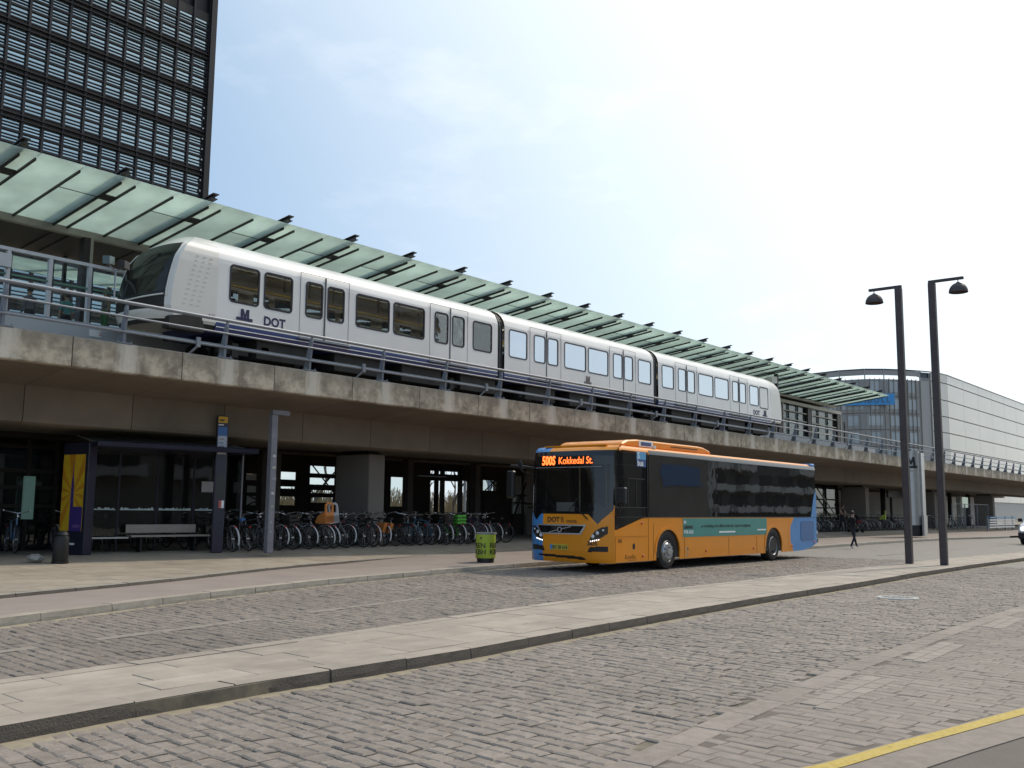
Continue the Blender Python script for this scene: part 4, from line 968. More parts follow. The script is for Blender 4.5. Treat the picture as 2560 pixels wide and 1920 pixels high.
# ---- body sides
XA, XR = BX+.30, BX+BL-.02      # side runs
WF, WR, RW = 24.66, 31.72, .50
def side_poly(x0, x1, z0, z1, zrear=None):
    """lower panel outline with wheel arch notches"""
    pts = [(x0, z0)]
    for wx in (WF, WR):
        if x0 < wx < x1:
            for t in np.linspace(math.pi, 0, 17): pts.append((wx+.66*math.cos(t), max(z0, .50+.62*math.sin(t)) if 0 < t < math.pi else z0))
    if zrear: pts += [(XR-2.2, z0), (XR-.9, z0+.10), (x1, zrear)]
    else: pts.append((x1, z0))
    pts += [(x1, z1), (x0, z1)]
    return pts
for s_ in (-1, 1):
    y = BY+s_*BH; yo, yi = y, y-s_*.03
    mb = MB(); pts = side_poly(XA, 33.1, .275, 1.455)
    if s_ < 0:       # driver's window dips into the panel at the front
        pts = pts[:-1]+[(23.55,1.455),(XA,1.455)] if False else pts[:-2]+[(33.1,1.455),(23.55,1.455),(23.25,1.425),(22.02,1.13),(XA,1.13)]
    mb.prism(pts, yo, yi, 'xz'); sp_ = mb.build('side_panel', m_or, bus)
    # rear quarter in blue with a wavy front edge
    bpts = [(33.1,.275),(33.3,.275),(34.3,.30),(35.0,.40),(XR,.53),(XR,1.455),(33.1,1.455)]
    mb = MB(); mb.prism(bpts, yo, yi, 'xz'); rq = mb.build('rear_quarter', m_bl, bus)
    mb = MB(); mb.prism([(33.1,.28),(33.32,.28),(33.14,.55),(32.98,.88),(33.12,1.15),(33.42,1.45),(33.1,1.45),(32.95,1.2),(32.9,.9),(32.95,.5)], yo+s_*.004, yo, 'xz'); mb.build('orange_wave', m_or, rq)
    mb = MB(); mb.prism(rrect(34.0,35.2,.62,1.33,.1), yo+s_*.010, yo, 'xz'); mb.build('engine_grille', m_bl2, rq)
    mb = MB(); mb.prism([(33.9,1.46),(XR,1.46),(XR,2.45),(35.25,2.2),(34.95,1.46)][1:], yo+s_*.008, yi, 'xz'); mb.build('rear_fin', m_bl, rq)
    # glass band
    mb = MB(); mb.box(23.64, XR-.04, yo+s_*.0, yo-s_*.012, 1.475, 3.19); gb_ = mb.build('side_glazing', m_bgl, bus)
    for x in (23.62, 25.3, 26.9, 28.45, 30.1, 31.7, 33.35, XR-.06):
        mb = MB(); mb.box(x-.05, x+.05, yo-s_*.014, yo-s_*.06, 1.47, 3.2); mb.build('window_pillar', m_black, gb_)
    mb = MB(); mb.box(XA, XR, yo+s_*.006, yi, 1.452, 1.478); mb.build('belt_trim', m_black, bus)
    mb = MB(); mb.prism([(yo,3.19),(yo-s_*.01,3.26),(yo-s_*.05,3.33),(yo-s_*.14,3.385),(yo-s_*.35,3.405),(yo-s_*.35,3.19)], XA+.26, XR, 'yz'); cv = mb.build('cove_panel', m_or, bus, smooth=True)
    mb = MB(); mb.prism([(yo+s_*.006,3.175),(yo+s_*.004,3.25),(yo-s_*.03,3.315),(yo-s_*.06,3.25),(yo-s_*.03,3.175)], 23.66, XR-.03, 'yz'); mb.build('glazing_cove', m_blk, cv, smooth=True)
# driver's side window
y = BY-BH
mb = MB(); mb.prism([(XA+.03,1.15),(22.03,1.15),(23.24,1.445),(23.5,1.475),(23.5,3.24),(22.3,3.26),(XA+.03,3.2)], y-.002, y+.012, 'xz'); dw = mb.build('driver_window', glass('driver_glass', (.36,.36,.34), .25), bus)
for p, q in (((23.56,1.45),(23.56,3.25)),((22.0,2.86),(23.5,2.86)),((22.55,1.75),(22.55,2.5)),((22.98,1.75),(22.98,2.5)),((22.55,2.5),(23.4,2.5)),((XA+.02,1.72),(23.5,1.72))):
    mb = MB(); mb.bar((p[0],y+.016,p[1]), (q[0],y+.016,q[1]), .03, .06 if p[1] != 2.86 else .03, upv=(0,1,0)); mb.build('window_bar', m_black if p[1] != 2.86 else m_chr, dw)
mb = MB(); mb.prism([(22.02,1.16),(23.24,1.455),(23.46,1.49),(23.46,1.75),(21.98,1.75)], y-.004, y+.01, 'xz'); mb.build('lower_shade', m_blk, dw)
sb = None
mb = MB(); mb.box(23.0, 23.48, y-.010, y-.002, 3.04, 3.25); sb = mb.build('line_badge', mat('badge_light_blue', (.11,.36,.62), .4), bus)
mb = MB(); mb.box(23.0, 23.48, y-.010, y-.002, 2.83, 3.038); mb.build('badge_lower_half', mat('badge_navy', (.05,.09,.25), .4), sb)
text('lettering', 'S', .25, m_wink, sb, (23.03, y-.012, 3.06), TXN, bold=.006); text('lettering', 'bus', .225, m_wink, sb, (23.03, y-.012, 2.865), TXN, bold=.006)
# driver hatch seams, markers, small print
for p, q in (((XA+.03,.95),(23.56,.95)),((23.6,.29),(23.6,1.45)),((23.86,.29),(23.86,1.3)),((25.6,.29),(25.6,.86)),((28.4,.30),(28.4,.85)),((30.4,.30),(30.4,.86)),((31.02,.30),(31.02,1.4)),((XA+.04,.3),(XA+.04,.95))):
    mb = MB(); mb.bar((p[0],y-.001,p[1]), (q[0],y-.001,q[1]), .004, .010, upv=(0,1,0)); mb.build('panel_seam', mat('seam', (.20,.075,.012), .6), bus)
for x, z in ((23.25,1.30),(23.3,.42),(26.9,.46),(30.15,.46),(33.2,.47),(35.2,.56)):
    mb = MB(); mb.lathe([(.002,-.03),(.03,-.025),(.045,-.008),(.045,0)], (x,y,z), 10, axis='y'); mb.build('marker_lamp', m_redl, bus, smooth=True)
mb = MB(); mb.prism(rrect(22.78,22.90,.60,.76,.055), y-.004, y, 'xz'); mb.build('fuel_hole', m_black, bus)
text('fleet_number', '2635', .12, m_ink, bus, (22.06, y-.004, .80), TXN, xs=.8)
text('lettering', 'Keolis', .17, mat('faded_ink', (.24,.10,.03), .6), bus, (22.40, y-.004, .36), TXN, spacing=1.25)
mb = MB(); mb.box(22.55, 22.95, y-.003, y, .315, .325); mb.build('lettering_line', mat('faded_ink', (.24,.10,.03)), bus)
# advert panel
mb = MB(); mb.prism([(25.52,.89),(31.18,.89),(31.18,1.43),(25.52,1.43)], y-.006, y-.0005, 'xz'); ad_ = mb.build('advert_panel', m_teal, bus)
text('advert_text', 'EN', .11, m_wink, ad_, (25.56, y-.008, 1.28), TXN, bold=.004); text('advert_text', 'LØSNING', .13, m_ink, ad_, (25.56, y-.008, 1.13), TXN, bold=.004); text('advert_text', 'FOR ALLE', .13, m_wink, ad_, (25.56, y-.008, .99), TXN, bold=.004)
text('advert_text', '...er en holdning, hvor vilkårene ikke står i vejen for muligheden', .132, m_ink, ad_, (26.55, y-.008, 1.16), TXN)
mb = MB(); mb.box(27.75, 28.85, y-.009, y-.006, .985, 1.035); mb.box(30.45, 31.1, y-.009, y-.006, 1.03, 1.075); mb.build('advert_small_print', m_wink, ad_)
mb = MB(); [mb.box(a, b, y-.004, y, c, d) for a, b, c, d in ((25.75,25.82,.35,.62),(25.66,25.82,.52,.58),(25.66,25.80,.34,.40))]; mb.build('mark', mat('faint_mark', (.62,.38,.20), .5), bus)
# rear, roof, floor
mb = MB(); mb.box(XR-.03, XR+.06, BY-BH+.04, BY+BH-.04, .53, 3.3); mb.build('rear_wall', m_bl, bus, bevel=.02)
mb = MB(); mb.box(XA+.1, XR, BY-BH+.34, BY+BH-.34, 3.37, 3.407); mb.build('roof', m_or, bus)
# rounded front edge of the roof joining the front surface
mb = MB(); a = [(fx(yy, 3.38), BY+yy, 3.38) for yy in YS]; b = [(fx(yy, 3.38)+.12, BY+yy*.96, 3.412-.04*abs(yy/BH)**6) for yy in YS]; c = [(BX+1.2, BY+yy*.75, 3.413) for yy in YS]; n_ = len(YS)
mb.add(a+b+c, [(i, i+1, n_+i+1, n_+i) for i in range(n_-1)]+[(n_+i, n_+i+1, 2*n_+i+1, 2*n_+i) for i in range(n_-1)]); 
mb.m = [1 if YS[i % (n_-1)] > .70 else 0 for i in range(2*(n_-1))]; mb.build('roof_front', [m_or, m_bl], bus, smooth=True)
mb = MB(); mb.box(XR-.35, XR+.03, BY-BH+.02, BY+BH-.02, 3.30, 3.42); mb.build('rear_roof', m_bl, bus, bevel=.03)
def pod(name, x0, x1, y0, y1, z0, z1, m_, sl):
    mb = MB(); mb.prism([(x0,z0),(x1,z0),(x1-.05,z0+(z1-z0)*.5),(x1-sl*.6,z1-.02),(x1-sl,z1),(x0+sl,z1),(x0+sl*.4,z1-.04),(x0+.05,z0+(z1-z0)*.4)], y0, y1, 'xz'); return mb.build(name, m_, bus, bevel=.04)
p1 = pod('roof_pod', 22.7, 27.9, BY-BH+.30, BY+BH-.30, 3.40, 3.62, m_or, .8)
mb = MB(); mb.box(23.6, 24.35, BY-BH+.285, BY-BH+.30, 3.43, 3.60); mb.build('pod_sign', m_wink, p1)
mb = MB(); mb.box(23.7, 24.25, BY-BH+.278, BY-BH+.286, 3.46, 3.56); mb.build('pod_sign_text', mat('badge_navy', (.05,.09,.25)), p1)
mb = MB(); mb.box(25.4, 27.0, BY-BH+.290, BY-BH+.305, 3.50, 3.525); mb.build('pod_slot', m_black, p1)
pod('roof_hatch', 29.6, 31.4, BY-.5, BY+.5, 3.40, 3.47, m_or, .25); pod('roof_hatch', 31.6, 32.7, BY-.4, BY+.4, 3.40, 3.45, m_or, .2)
mb = MB(); mb.box(24.1, 24.22, BY-BH+.1, BY-BH+.18, 3.39, 3.47); mb.build('roof_antenna', m_white, bus)
# interior
inn = bpy.data.objects.new('interior', None); COL.objects.link(inn); inn.parent = bus
m_seat = mat('bus_seat', (.06,.07,.11), .8, var=.2, scale=6)
mb = MB(); mb.box(XA+.1, XR-.1, BY-1.25, BY+1.25, .42, .50); mb.build('floor', mat('bus_floor', (.10,.10,.10), .7), inn)
mb = MB(); mb.box(XA+.5, XR-.1, BY-1.2, BY+1.2, 3.05, 3.1); mb.build('ceiling', m_grey, inn)
mb = MB(); mb.box(BX+.45, BX+.85, BY-1.15, BY+1.1, 1.10, 1.42); mb.build('dashboard', m_black, inn)
mb = MB(); mb.box(22.95, 23.1, BY-1.1, BY-.5, 1.0, 2.1); mb.build('driver_seat', m_seat, inn)
mb = MB(); mb.path([(22.5+.10*math.cos(t), BY-.75+.23*math.sin(t), 1.45+.10*math.cos(t)) for t in np.linspace(0, 2*math.pi, 19)[:-1]], .02, 6, closed=True); mb.build('steering_wheel', m_black, inn)
for x in np.arange(24.4, 34.6, .85):
    for yy in (BY-.85, BY+.85):
        mb = MB(); mb.box(x, x+.10, yy-.38, yy+.38, 1.0, 1.85); mb.box(x-.42, x, yy-.38, yy+.38, 1.0, 1.08); mb.build('seat', m_seat, inn, bevel=.03)
for x, yy in ((22.9,BY+.45),(24.1,BY-.35),(24.1,BY+.35),(26.6,BY-.35),(26.6,BY+.35),(29.2,BY-.35)):
    mb = MB(); mb.tube((x,yy,.5), (x,yy,3.05), .018, 8); mb.build('pole', mat('pole_cream', (.62,.55,.40), .4), inn)
mb = MB(); mb.box(22.2, 22.24, BY+.15, BY+.75, 1.0, 1.85); mb.build('ticket_screen', m_grey, inn)
# wheels
for wx in (WF, WR):
    for s_ in (-1, 1):
        y = BY+s_*(BH-.03); w = bpy.data.objects.new('wheel', None); COL.objects.link(w); w.parent = bus
        D = lambda d: s_*d
        def lat(prof, n=32): return MB().lathe([(r_, s_*h) for r_, h in prof], (wx, y, .50), n, axis='y', cap=False)
        lat([(.30,-.01),(.31,.0),(.40,.012),(.47,.0),(.495,-.03),(.50,-.06),(.50,-.26),(.47,-.29),(.30,-.29)]).build('tyre', m_tyre, w, smooth=True)
        if wx == WF: lat([(.315,-.005),(.30,.012),(.285,-.02),(.27,-.07),(.26,.0),(.22,.045),(.13,.05),(.125,.0),(.11,.0),(.10,.07),(.0,.075)]).build('rim', m_rim, w, smooth=True)
        else: lat([(.315,-.005),(.30,.012),(.285,-.02),(.27,-.12),(.24,-.15),(.13,-.16),(.12,-.08),(.0,-.07)]).build('rim', m_rim, w, smooth=True)
        if s_ < 0:
            for k in range(10):
                t = 2*math.pi*k/10; 
                if wx == WF:
                    mb = MB(); mb.lathe([(.016,0),(.016,.03),(.002,.035)], (0,0,0), 6, axis='y'); mb.v = [(p[0]+wx+.175*math.cos(t), y-.045-p[1], p[2]+.5+.175*math.sin(t)) for p in mb.v]; mb.build('wheel_nut', m_chr, w)
                    mb = MB(); mb.lathe([(.026,0),(.026,.004)], (wx+.235*math.cos(t+.3), y-.048, .5+.235*math.sin(t+.3)), 8, axis='y'); mb.build('rim_hole', m_black, w)
    mb = MB(); mb.box(wx-.72, wx+.72, BY-BH+.031, BY+BH-.031, .34, 1.12); mb.box(wx-.72, wx+.72, BY-BH+.034, BY-BH+.05, .30, 1.13) if False else None; mb.build('wheel_well', m_black, bus)
    for s_ in (-1,):      # pressed arch lip
        mb = MB(); mb.ring([(wx+.73*math.cos(t), .5+.70*math.sin(t)) for t in np.linspace(0, math.pi, 25)]+[(wx-.73,.3),(wx+.73,.3)][:0], [(wx+.655*math.cos(t), .5+.615*math.sin(t)) for t in np.linspace(0, math.pi, 25)], BY-BH-.016, BY-BH+.01, 'xz'); mb.f = mb.f[:-4]; mb.build('arch_lip', m_or, bus, smooth=True)
mb = MB(); mb.box(XA+.3, XR-.5, BY-1.0, BY+1.0, .30, .42); mb.build('chassis', m_under, bus)
# mirrors and wiper
mr_ = bpy.data.objects.new('mirror', None); COL.objects.link(mr_); mr_.parent = bus
mb = MB(); mb.box(21.70, 21.86, 13.86, 14.12, 1.80, 2.24); mb.build('housing', m_black, mr_, bevel=.03)
mb = MB(); mb.path([(21.78,14.02,1.82),(21.80,14.1,1.55),(21.95,14.3,1.48)], .03, 8); mb.build('arm', m_black, mr_)
mr2 = bpy.data.objects.new('mirror', None); COL.objects.link(mr2); mr2.parent = bus
mb = MB(); mb.path([(BX+.25,BY+1.25,2.80),(BX-.05,BY+1.5,2.85),(BX-.15,BY+1.80,2.86)], .03, 8); mb.path([(BX+.25,BY+1.25,2.62),(BX+.0,BY+1.45,2.68),(BX-.05,BY+1.6,2.82)], .012, 6); mb.build('arm', m_black, mr2, smooth=True)
mb = MB(); mb.box(BX-.24, BX-.06, BY+1.66, BY+1.90, 1.95, 2.72); mb.build('housing', m_black, mr2, bevel=.04)
mb = MB(); mb.bar((BX-.12,BY+1.42,2.74), (BX-.12,BY+1.52,2.98), .05, .14); mb.build('kerb_mirror', m_black, mr2, bevel=.02)
mb = MB(); mb.bar((fx(-.72,1.45)-.03,BY-.72,1.40), (fx(-.25,1.85)-.03,BY-.22,1.80), .02, .025); mb.bar((fx(-.1,1.6)-.03,BY-.1,1.60), (fx(-.5,2.4)-.03,BY-.40,2.0), .015, .02); mb.build('wiper', m_black, bus)
# little tail lamp bracket
mb = MB(); mb.box(XR+.05, XR+.16, BY-BH+.02, BY-BH+.10, .86, .96); mb.build('tail_lamp', m_chr, bus); mb = MB(); mb.box(XR+.0, XR+.12, BY-BH+.0, BY-BH+.25, .55, .66); mb.build('bumper_end', m_black, bus)
# ------------------------------------------------------------------ street furniture
m_navy = mat('shelter_navy', (.014,.014,.034), .42, var=.12, scale=4, coat=.2)
m_pole = mat('pole_grey', (.22,.22,.245), .55, metal=.2, var=.2, scale=5)
m_lampc = mat('lamp_steel', (.075,.062,.062), .55, metal=.3, var=.18, scale=5)
def frame2(O, th):
    t = R(th); ex = Vector((math.cos(t), math.sin(t), 0)); ey = Vector((-math.sin(t), math.cos(t), 0)); return lambda x, y, z: O+ex*x+ey*y+Vector((0,0,z))
# bus shelter, built in its own axes and turned with its root
sh_ = thing('bus_shelter', 'dark navy glass bus shelter with sunburst poster under the viaduct edge', 'bus shelter', (12.41,23.53,.42), rz=R(-8))
def loc_build(mb, name, m_, parent, **k):
    """vertices given in the parent's local space"""
    me_o = mb.build(name, m_, None, **k); me_o.parent = parent; return me_o
def lb(name, m_, parent, *boxes, bevel=0):
    mb = MB(); [mb.box(*b) for b in boxes]; return loc_build(mb, name, m_, parent, bevel=bevel)
lb('roof', m_navy, sh_, (-.10,4.25,-.55,-.38,2.66,2.80), bevel=.02); lb('roof_panel', m_navy, sh_, (-.10,3.0,-.38,1.45,2.66,2.79)); lb('roof_panel', m_navy, sh_, (3.55,4.25,-.38,1.45,2.66,2.79)); lb('roof_panel', m_navy, sh_, (3.0,3.55,.02,1.45,2.66,2.79))
mb = MB(); mb.prism([(.30,2.80),(1.55,3.02),(1.55,3.05),(.30,2.83)], .1, 4.4, 'yz'); loc_build(mb, 'roof_glass', mat('roof_top', (.36,.40,.40), .25, var=.15, scale=2), sh_)
apn = lb('advert_case', m_navy, sh_, (-.14,.10,-.02,1.02,.0,2.78), bevel=.015)
m_sh_gl = glass('shelter_glass', (.55,.56,.55), .12, refl=.7)
for a, b in ((.2,1.22),(1.24,2.27),(2.29,3.32),(3.34,4.3)):
    lb('back_pane', m_sh_gl, sh_, (a,b,1.42,1.435,.35,2.66))
    mb = MB()      # frosted skyline strip on each pane
    x = a+.06; mb.box(a+.05, b-.06, 1.405, 1.414, 1.10, 1.125)
    while x < b-.12:
        w, h = random.uniform(.02,.07), random.uniform(.005,.05); mb.box(x, x+w, 1.405, 1.414, 1.124, 1.126+h); x += w+random.uniform(0,.04)
    loc_build(mb, 'frosted_strip', mat('frosting', (.62,.72,.70), .6, var=.1), sh_)
for x in (.18,1.23,2.28,3.33,4.32): lb('back_post', m_navy, sh_, (x-.02,x+.02,1.40,1.45,0,2.67))
lb('side_pane', m_sh_gl, sh_, (4.305,4.32,.55,1.40,.3,2.66)); lb('front_edge_post', m_pole, sh_, (4.31,4.35,.50,.54,0,2.66))
lb('base_rail', m_chr, sh_, (.2,1.4,1.0,1.04,.36,.40))
be = lb('bench_seat', mat('bench_wood', (.40,.34,.29), .7, var=.2, scale=5, stretch=(1,8,8)), sh_, (1.4,3.6,.82,1.20,.40,.445))
lb('bench_back', mat('bench_wood', (.40,.34,.29)), sh_, (1.4,3.35,1.22,1.255,.50,.72))
for x in (1.7,3.2): lb('bench_leg', m_black, sh_, (x-.03,x+.03,.9,1.15,0,.40))
lb('notice', mat('paper', (.50,.48,.47), .7), sh_, (3.55,4.1,1.385,1.398,1.62,1.92))
# poster: sunburst and spire, flat print on the case side facing -X
pz0, pz1, py0, py1 = .58, 2.48, .10, .98
post = lb('poster', mat('poster_yellow', (.72,.46,.02), .45, var=.08), sh_, (-.150,-.142,py0,py1,pz0,pz1))
def poster_poly(name, pts, m_, x): mb = MB(); mb.prism(pts, x-.002, x, 'yz'); o = loc_build(mb, name, m_, post); return o
m_po, m_pb, m_pw = mat('poster_orange', (.62,.27,.015), .45), mat('poster_blue', (.055,.03,.21), .45), mat('poster_pale', (.66,.52,.30), .5)
cy, cz = .54, 1.52
def ray_poly(t0, t1):
    out = [(cy, cz)]
    for t in np.linspace(t0, t1, 4):
        d = (math.cos(t), math.sin(t)); k = 9
        for lim, c_, v in ((py1, cy, d[0]), (py0, cy, d[0]), (pz1, cz, d[1]), (pz0, cz, d[1])):
            if abs(v) > 1e-6:
                q = (lim-c_)/v
                if q > 0: k = min(k, q)
        out.append((cy+d[0]*k, cz+d[1]*k))
    return out
for k in range(10): t = k*.628+.1; poster_poly('ray', ray_poly(t, t+.26), m_po, -.151)
poster_poly('spire', [(py0,pz0),(py1-.38,pz0),(cy+.06,1.2),(cy+.05,1.75),(cy+.02,1.95),(cy,2.38),(cy-.02,1.95),(cy-.05,1.75),(cy-.07,1.18),(py0,1.18)], m_pb, -.1535)
poster_poly('caption', [(py0+.05,pz0+.08),(py0+.35,pz0+.08),(py0+.35,pz0+.16),(py0+.05,pz0+.16)], mat('poster_mauve', (.16,.09,.30), .5), -.156)
cb_ = lb('case_badge', m_wink, sh_, (-.145,-.140,.35,.62,.24,.29))
for o_ in (apn, post, cb_): o_.rotation_euler = (0,0,R(15))
# timetable totem
to = thing('bus_stop_totem', 'tall black bus stop totem with yellow and blue top standing before the shelter', 'bus stop sign', (15.64,22.86,.42), rz=R(-20))
lb('column', m_navy, to, (-.15,.15,-.07,.07,0,3.66), bevel=.012)
lb('yellow_head', mat('stop_yellow', (.62,.38,.03), .5), to, (-.125,.125,-.078,-.070,3.47,3.64)); lb('yellow_head_text', m_ink, to, (-.09,.03,-.081,-.078,3.52,3.56))
lb('stop_name', m_wink, to, (-.12,.02,-.078,-.0705,3.40,3.43)); lb('blue_field', mat('stop_blue', (.06,.17,.42), .5), to, (-.12,.12,-.078,-.070,3.12,3.36)); lb('route_sheet', mat('paper_blue', (.50,.53,.60), .5), to, (-.12,.12,-.078,-.070,2.62,3.115))
for k in range(4): lb('printed_line', m_ink, to, (-.09,.02+.03*(k % 2),-.0805,-.0785,2.72+.1*k,2.735+.1*k))
lb('timetable', mat('screen_dark', (.02,.02,.022), .2), to, (-.12,.12,-.078,-.070,1.45,2.1)); st_ = lb('sticker', m_wink, to, (-.02,.12,-.079,-.071,1.18,1.38)); lb('sticker_red_half', mat('sticker_red', (.5,.12,.10), .5), to, (-.02,.05,-.081,-.0792,1.18,1.38))
# dark litter bin in front of the shelter and the pale bag beside it
BXX, BYY = 10.75, 21.55
lbn = thing('litter_bin', 'black round litter bin at the left front corner of the shelter', 'litter bin', (BXX,BYY,.36))
mb = MB(); mb.lathe([(.15,.03),(.165,.06),(.165,.56),(.15,.60),(.0,.60)], (BXX,BYY,.36), 20); mb.build('drum', m_black, lbn, smooth=True)
mb = MB(); mb.lathe([(.18,.0),(.18,.05),(.0,.05)], (BXX,BYY,.36), 20); mb.build('foot', m_black, lbn)
mb = MB(); mb.lathe([(.05,.60),(.16,.62),(.12,.70),(.0,.72)], (BXX,BYY,.36), 20); mb.build('lid', m_black, lbn, smooth=True)
bagm = MB(); bagm.lathe([(.14,0),(.17,.04),(.15,.11),(.07,.14),(.01,.13)], (10.42,21.95,.40), 7); bag = bagm.build('paper_bag', mat('paper_grey', (.33,.31,.29), .85, bump=.6, bscale=12), smooth=True); tag(bag, 'pale crumpled bag lying behind the black litter bin', 'bag')
for v in bag.data.vertices: v.co.x += random.uniform(-.04,.04); v.co.y += random.uniform(-.04,.04); v.co.z += random.uniform(-.01,.03)
# grey post with a small arm
pp = thing('street_pole', 'square grey steel pole with small arm and stickers before the bicycles', 'pole', (16.48,21.75,.42))
mb = MB(); mb.prism([(16.39,21.66),(16.585,21.66),(16.585,21.84),(16.39,21.84)], .42, 4.13, 'xy'); mb.build('shaft', m_pole, pp, bevel=.015)
mb = MB(); mb.box(16.42, 16.99, 21.68, 21.84, 4.13, 4.26); mb.build('arm', m_pole, pp, bevel=.01)
for z, w, c_ in ((2.97,.10,(.5,.5,.52)),(2.66,.11,(.42,.42,.36)),(2.36,.14,(.28,.28,.31)),(2.1,.08,(.24,.24,.27)),(1.97,.09,(.55,.5,.48)),(1.62,.09,(.30,.33,.30)),(1.2,.06,(.35,.35,.37)),(.95,.05,(.36,.36,.38))):
    mb = MB(); mb.box(16.44, 16.44+w, 21.652, 21.659, z, z+.07); mb.build('sticker', mat('sticker%d' % int(z*100), c_, .6, var=.25, scale=30), pp)
# green litter bin
gx, gy, gz0 = 21.55, 18.45, .13
gb2 = thing('green_litter_bin', 'lime green round litter bin lettered in black at the kerb before the bus', 'litter bin', (gx,gy,gz0))
m_lime = mat('lime_green', (.36,.47,.045), .5, var=.1, scale=5)
mb = MB(); mb.lathe([(.24,0),(.25,.12),(.245,.14)], (gx,gy,gz0), 28); mb.build('foot', m_black, gb2, smooth=True)
mb = MB(); mb.lathe([(.275,.13),(.285,.15),(.285,.82),(.27,.83)], (gx,gy,gz0), 36); gd = mb.build('drum', m_lime, gb2, smooth=True)
mb = MB(); mb.lathe([(.292,.80),(.292,.845),(.26,.85),(.26,.80)], (gx,gy,gz0), 36); mb.build('rim', m_pole, gb2, smooth=True)
def wrap_text(txt, size, ang, zoff, r_, parent, m_):
    me = text_mesh(txt, size, .004, bold=.003)
    for v in me.vertices:
        a = ang+v.co.x/r_; rr = r_+v.co.z+.004; z_ = v.co.y; v.co = (gx+rr*math.cos(a), gy+rr*math.sin(a), gz0+zoff+z_)
    me.materials.clear(); me.materials.append(m_); o = bpy.data.objects.new('lettering', me); COL.objects.link(o); o.parent = parent; 
    l_ = parent_loc(parent)
    for v in me.vertices: v.co -= l_
    return o
av = math.atan2(-gy, -gx)       # towards the camera
for da, in ((-1.30,),(.40,)):
    wrap_text('REN', .20, av+da, .42, .287, gd, m_ink); wrap_text('KBH', .20, av+da, .24, .287, gd, m_ink)
wrap_text('n', .13, av-.60, .66, .287, gd, m_ink)
# twin street lamps on the island
def street_lamp(x, y, s_, label):
    t = thing('street_lamp', label, 'street lamp', (x,y,.125), 'tall lamps on the island')
    mb = MB(); mb.prism([(x-.09,y-.10),(x+.09,y-.10),(x+.09,y+.10),(x-.09,y+.10)], .125, 8.66, 'xy'); mb.build('post', m_lampc, t, bevel=.012)
    mb = MB(); mb.box(x-.05, x+.05, min(y-s_*.10, y+s_*.92), max(y-s_*.10, y+s_*.92), 8.662, 8.745); mb.build('arm', m_lampc, t, bevel=.008)
    yl = y+s_*.76
    mb = MB(); mb.tube((x,yl,8.55), (x,yl,8.665), .014, 8); mb.build('stem', m_lampc, t)
    mb = MB(); n_ = 9; mb.lathe([(.275*math.sin(R(90)*k/n_)+.0 if k else .045, 8.27+.30*math.cos(R(90)*k/n_)) for k in range(n_+1)]+[(.262,8.265),(.235,8.36),(.12,8.50),(.0,8.52)], (x,yl,0), 30, cap=False); mb.build('bell_shade', m_lampc, t, smooth=True)
    mb = MB(); mb.lathe([(.0,8.34),(.08,8.345),(.10,8.40),(.0,8.47)], (x,yl,0), 16, cap=False); mb.build('bulb_cover', mat('opal', (.55,.50,.40), .4), t, smooth=True)
    mb = MB(); mb.lathe([(.06,8.56),(.05,8.585),(.0,8.59)], (x,yl,0), 12, cap=False); mb.build('cap', m_lampc, t)
    return t
street_lamp(31.06, 9.65, 1, 'tall dark street lamp whose bell shade hangs to the left')
street_lamp(30.97, 8.62, -1, 'tall dark street lamp whose bell shade hangs to the right')
# metro pylon
px_, py_ = 63.7, 19.5
py = thing('metro_pylon', 'tall silver cylindrical metro pylon with dark foot behind the street lamps', 'pylon', (px_,py_,.25))
m_sil = mat('pylon_silver', (.46,.46,.455), .35, metal=.55, var=.1, scale=2)
mb = MB(); mb.lathe([(.52,.9),(.52,5.48),(.0,5.48)], (px_,py_,0), 32); mb.build('drum', m_sil, py, smooth=True)
mb = MB(); mb.lathe([(.53,.22),(.53,.90),(.0,.9)], (px_,py_,0), 32); mb.build('foot', m_dsteel, py, smooth=True)
mb = MB(); mb.box(px_+.15, px_+.75, py_-.62, py_-.50, .25, 5.4); mb.build('side_fin', m_sil, py)
mb = MB(); mb.box(px_-.2, px_+.5, py_-.75, py_-.63, .25, 1.5); mb.build('kiosk_panel', m_sil, py)
fx_, fy_ = px_-.52*.957, py_-.52*.29
lg = bpy.data.objects.new('metro_logo', None); COL.objects.link(lg); lg.parent = py
mb = MB(); mb.box(-.36, .36, -.56, -.535, 4.42, 4.56); o = loc_build(mb, 'logo_bar', m_black, lg); 
mb = MB(); mb.prism([(-.26,4.55),(-.12,4.55),(-.12,4.85),(-.02,4.62),(.02,4.62),(.12,4.85),(.12,4.55),(.26,4.55),(.22,5.12),(.10,5.12),(.0,4.86),(-.10,5.12),(-.22,5.12)], -.56, -.535, 'xz'); loc_build(mb, 'logo_letter', m_black, lg)
lg.location = (0,0,-.25); lg.rotation_euler = (0,0,R(-73+5))
mb = MB(); mb.box(-.25, .1, -.545, -.53, 4.22, 4.27); loc_build(mb, 'logo_text', m_pole, lg)

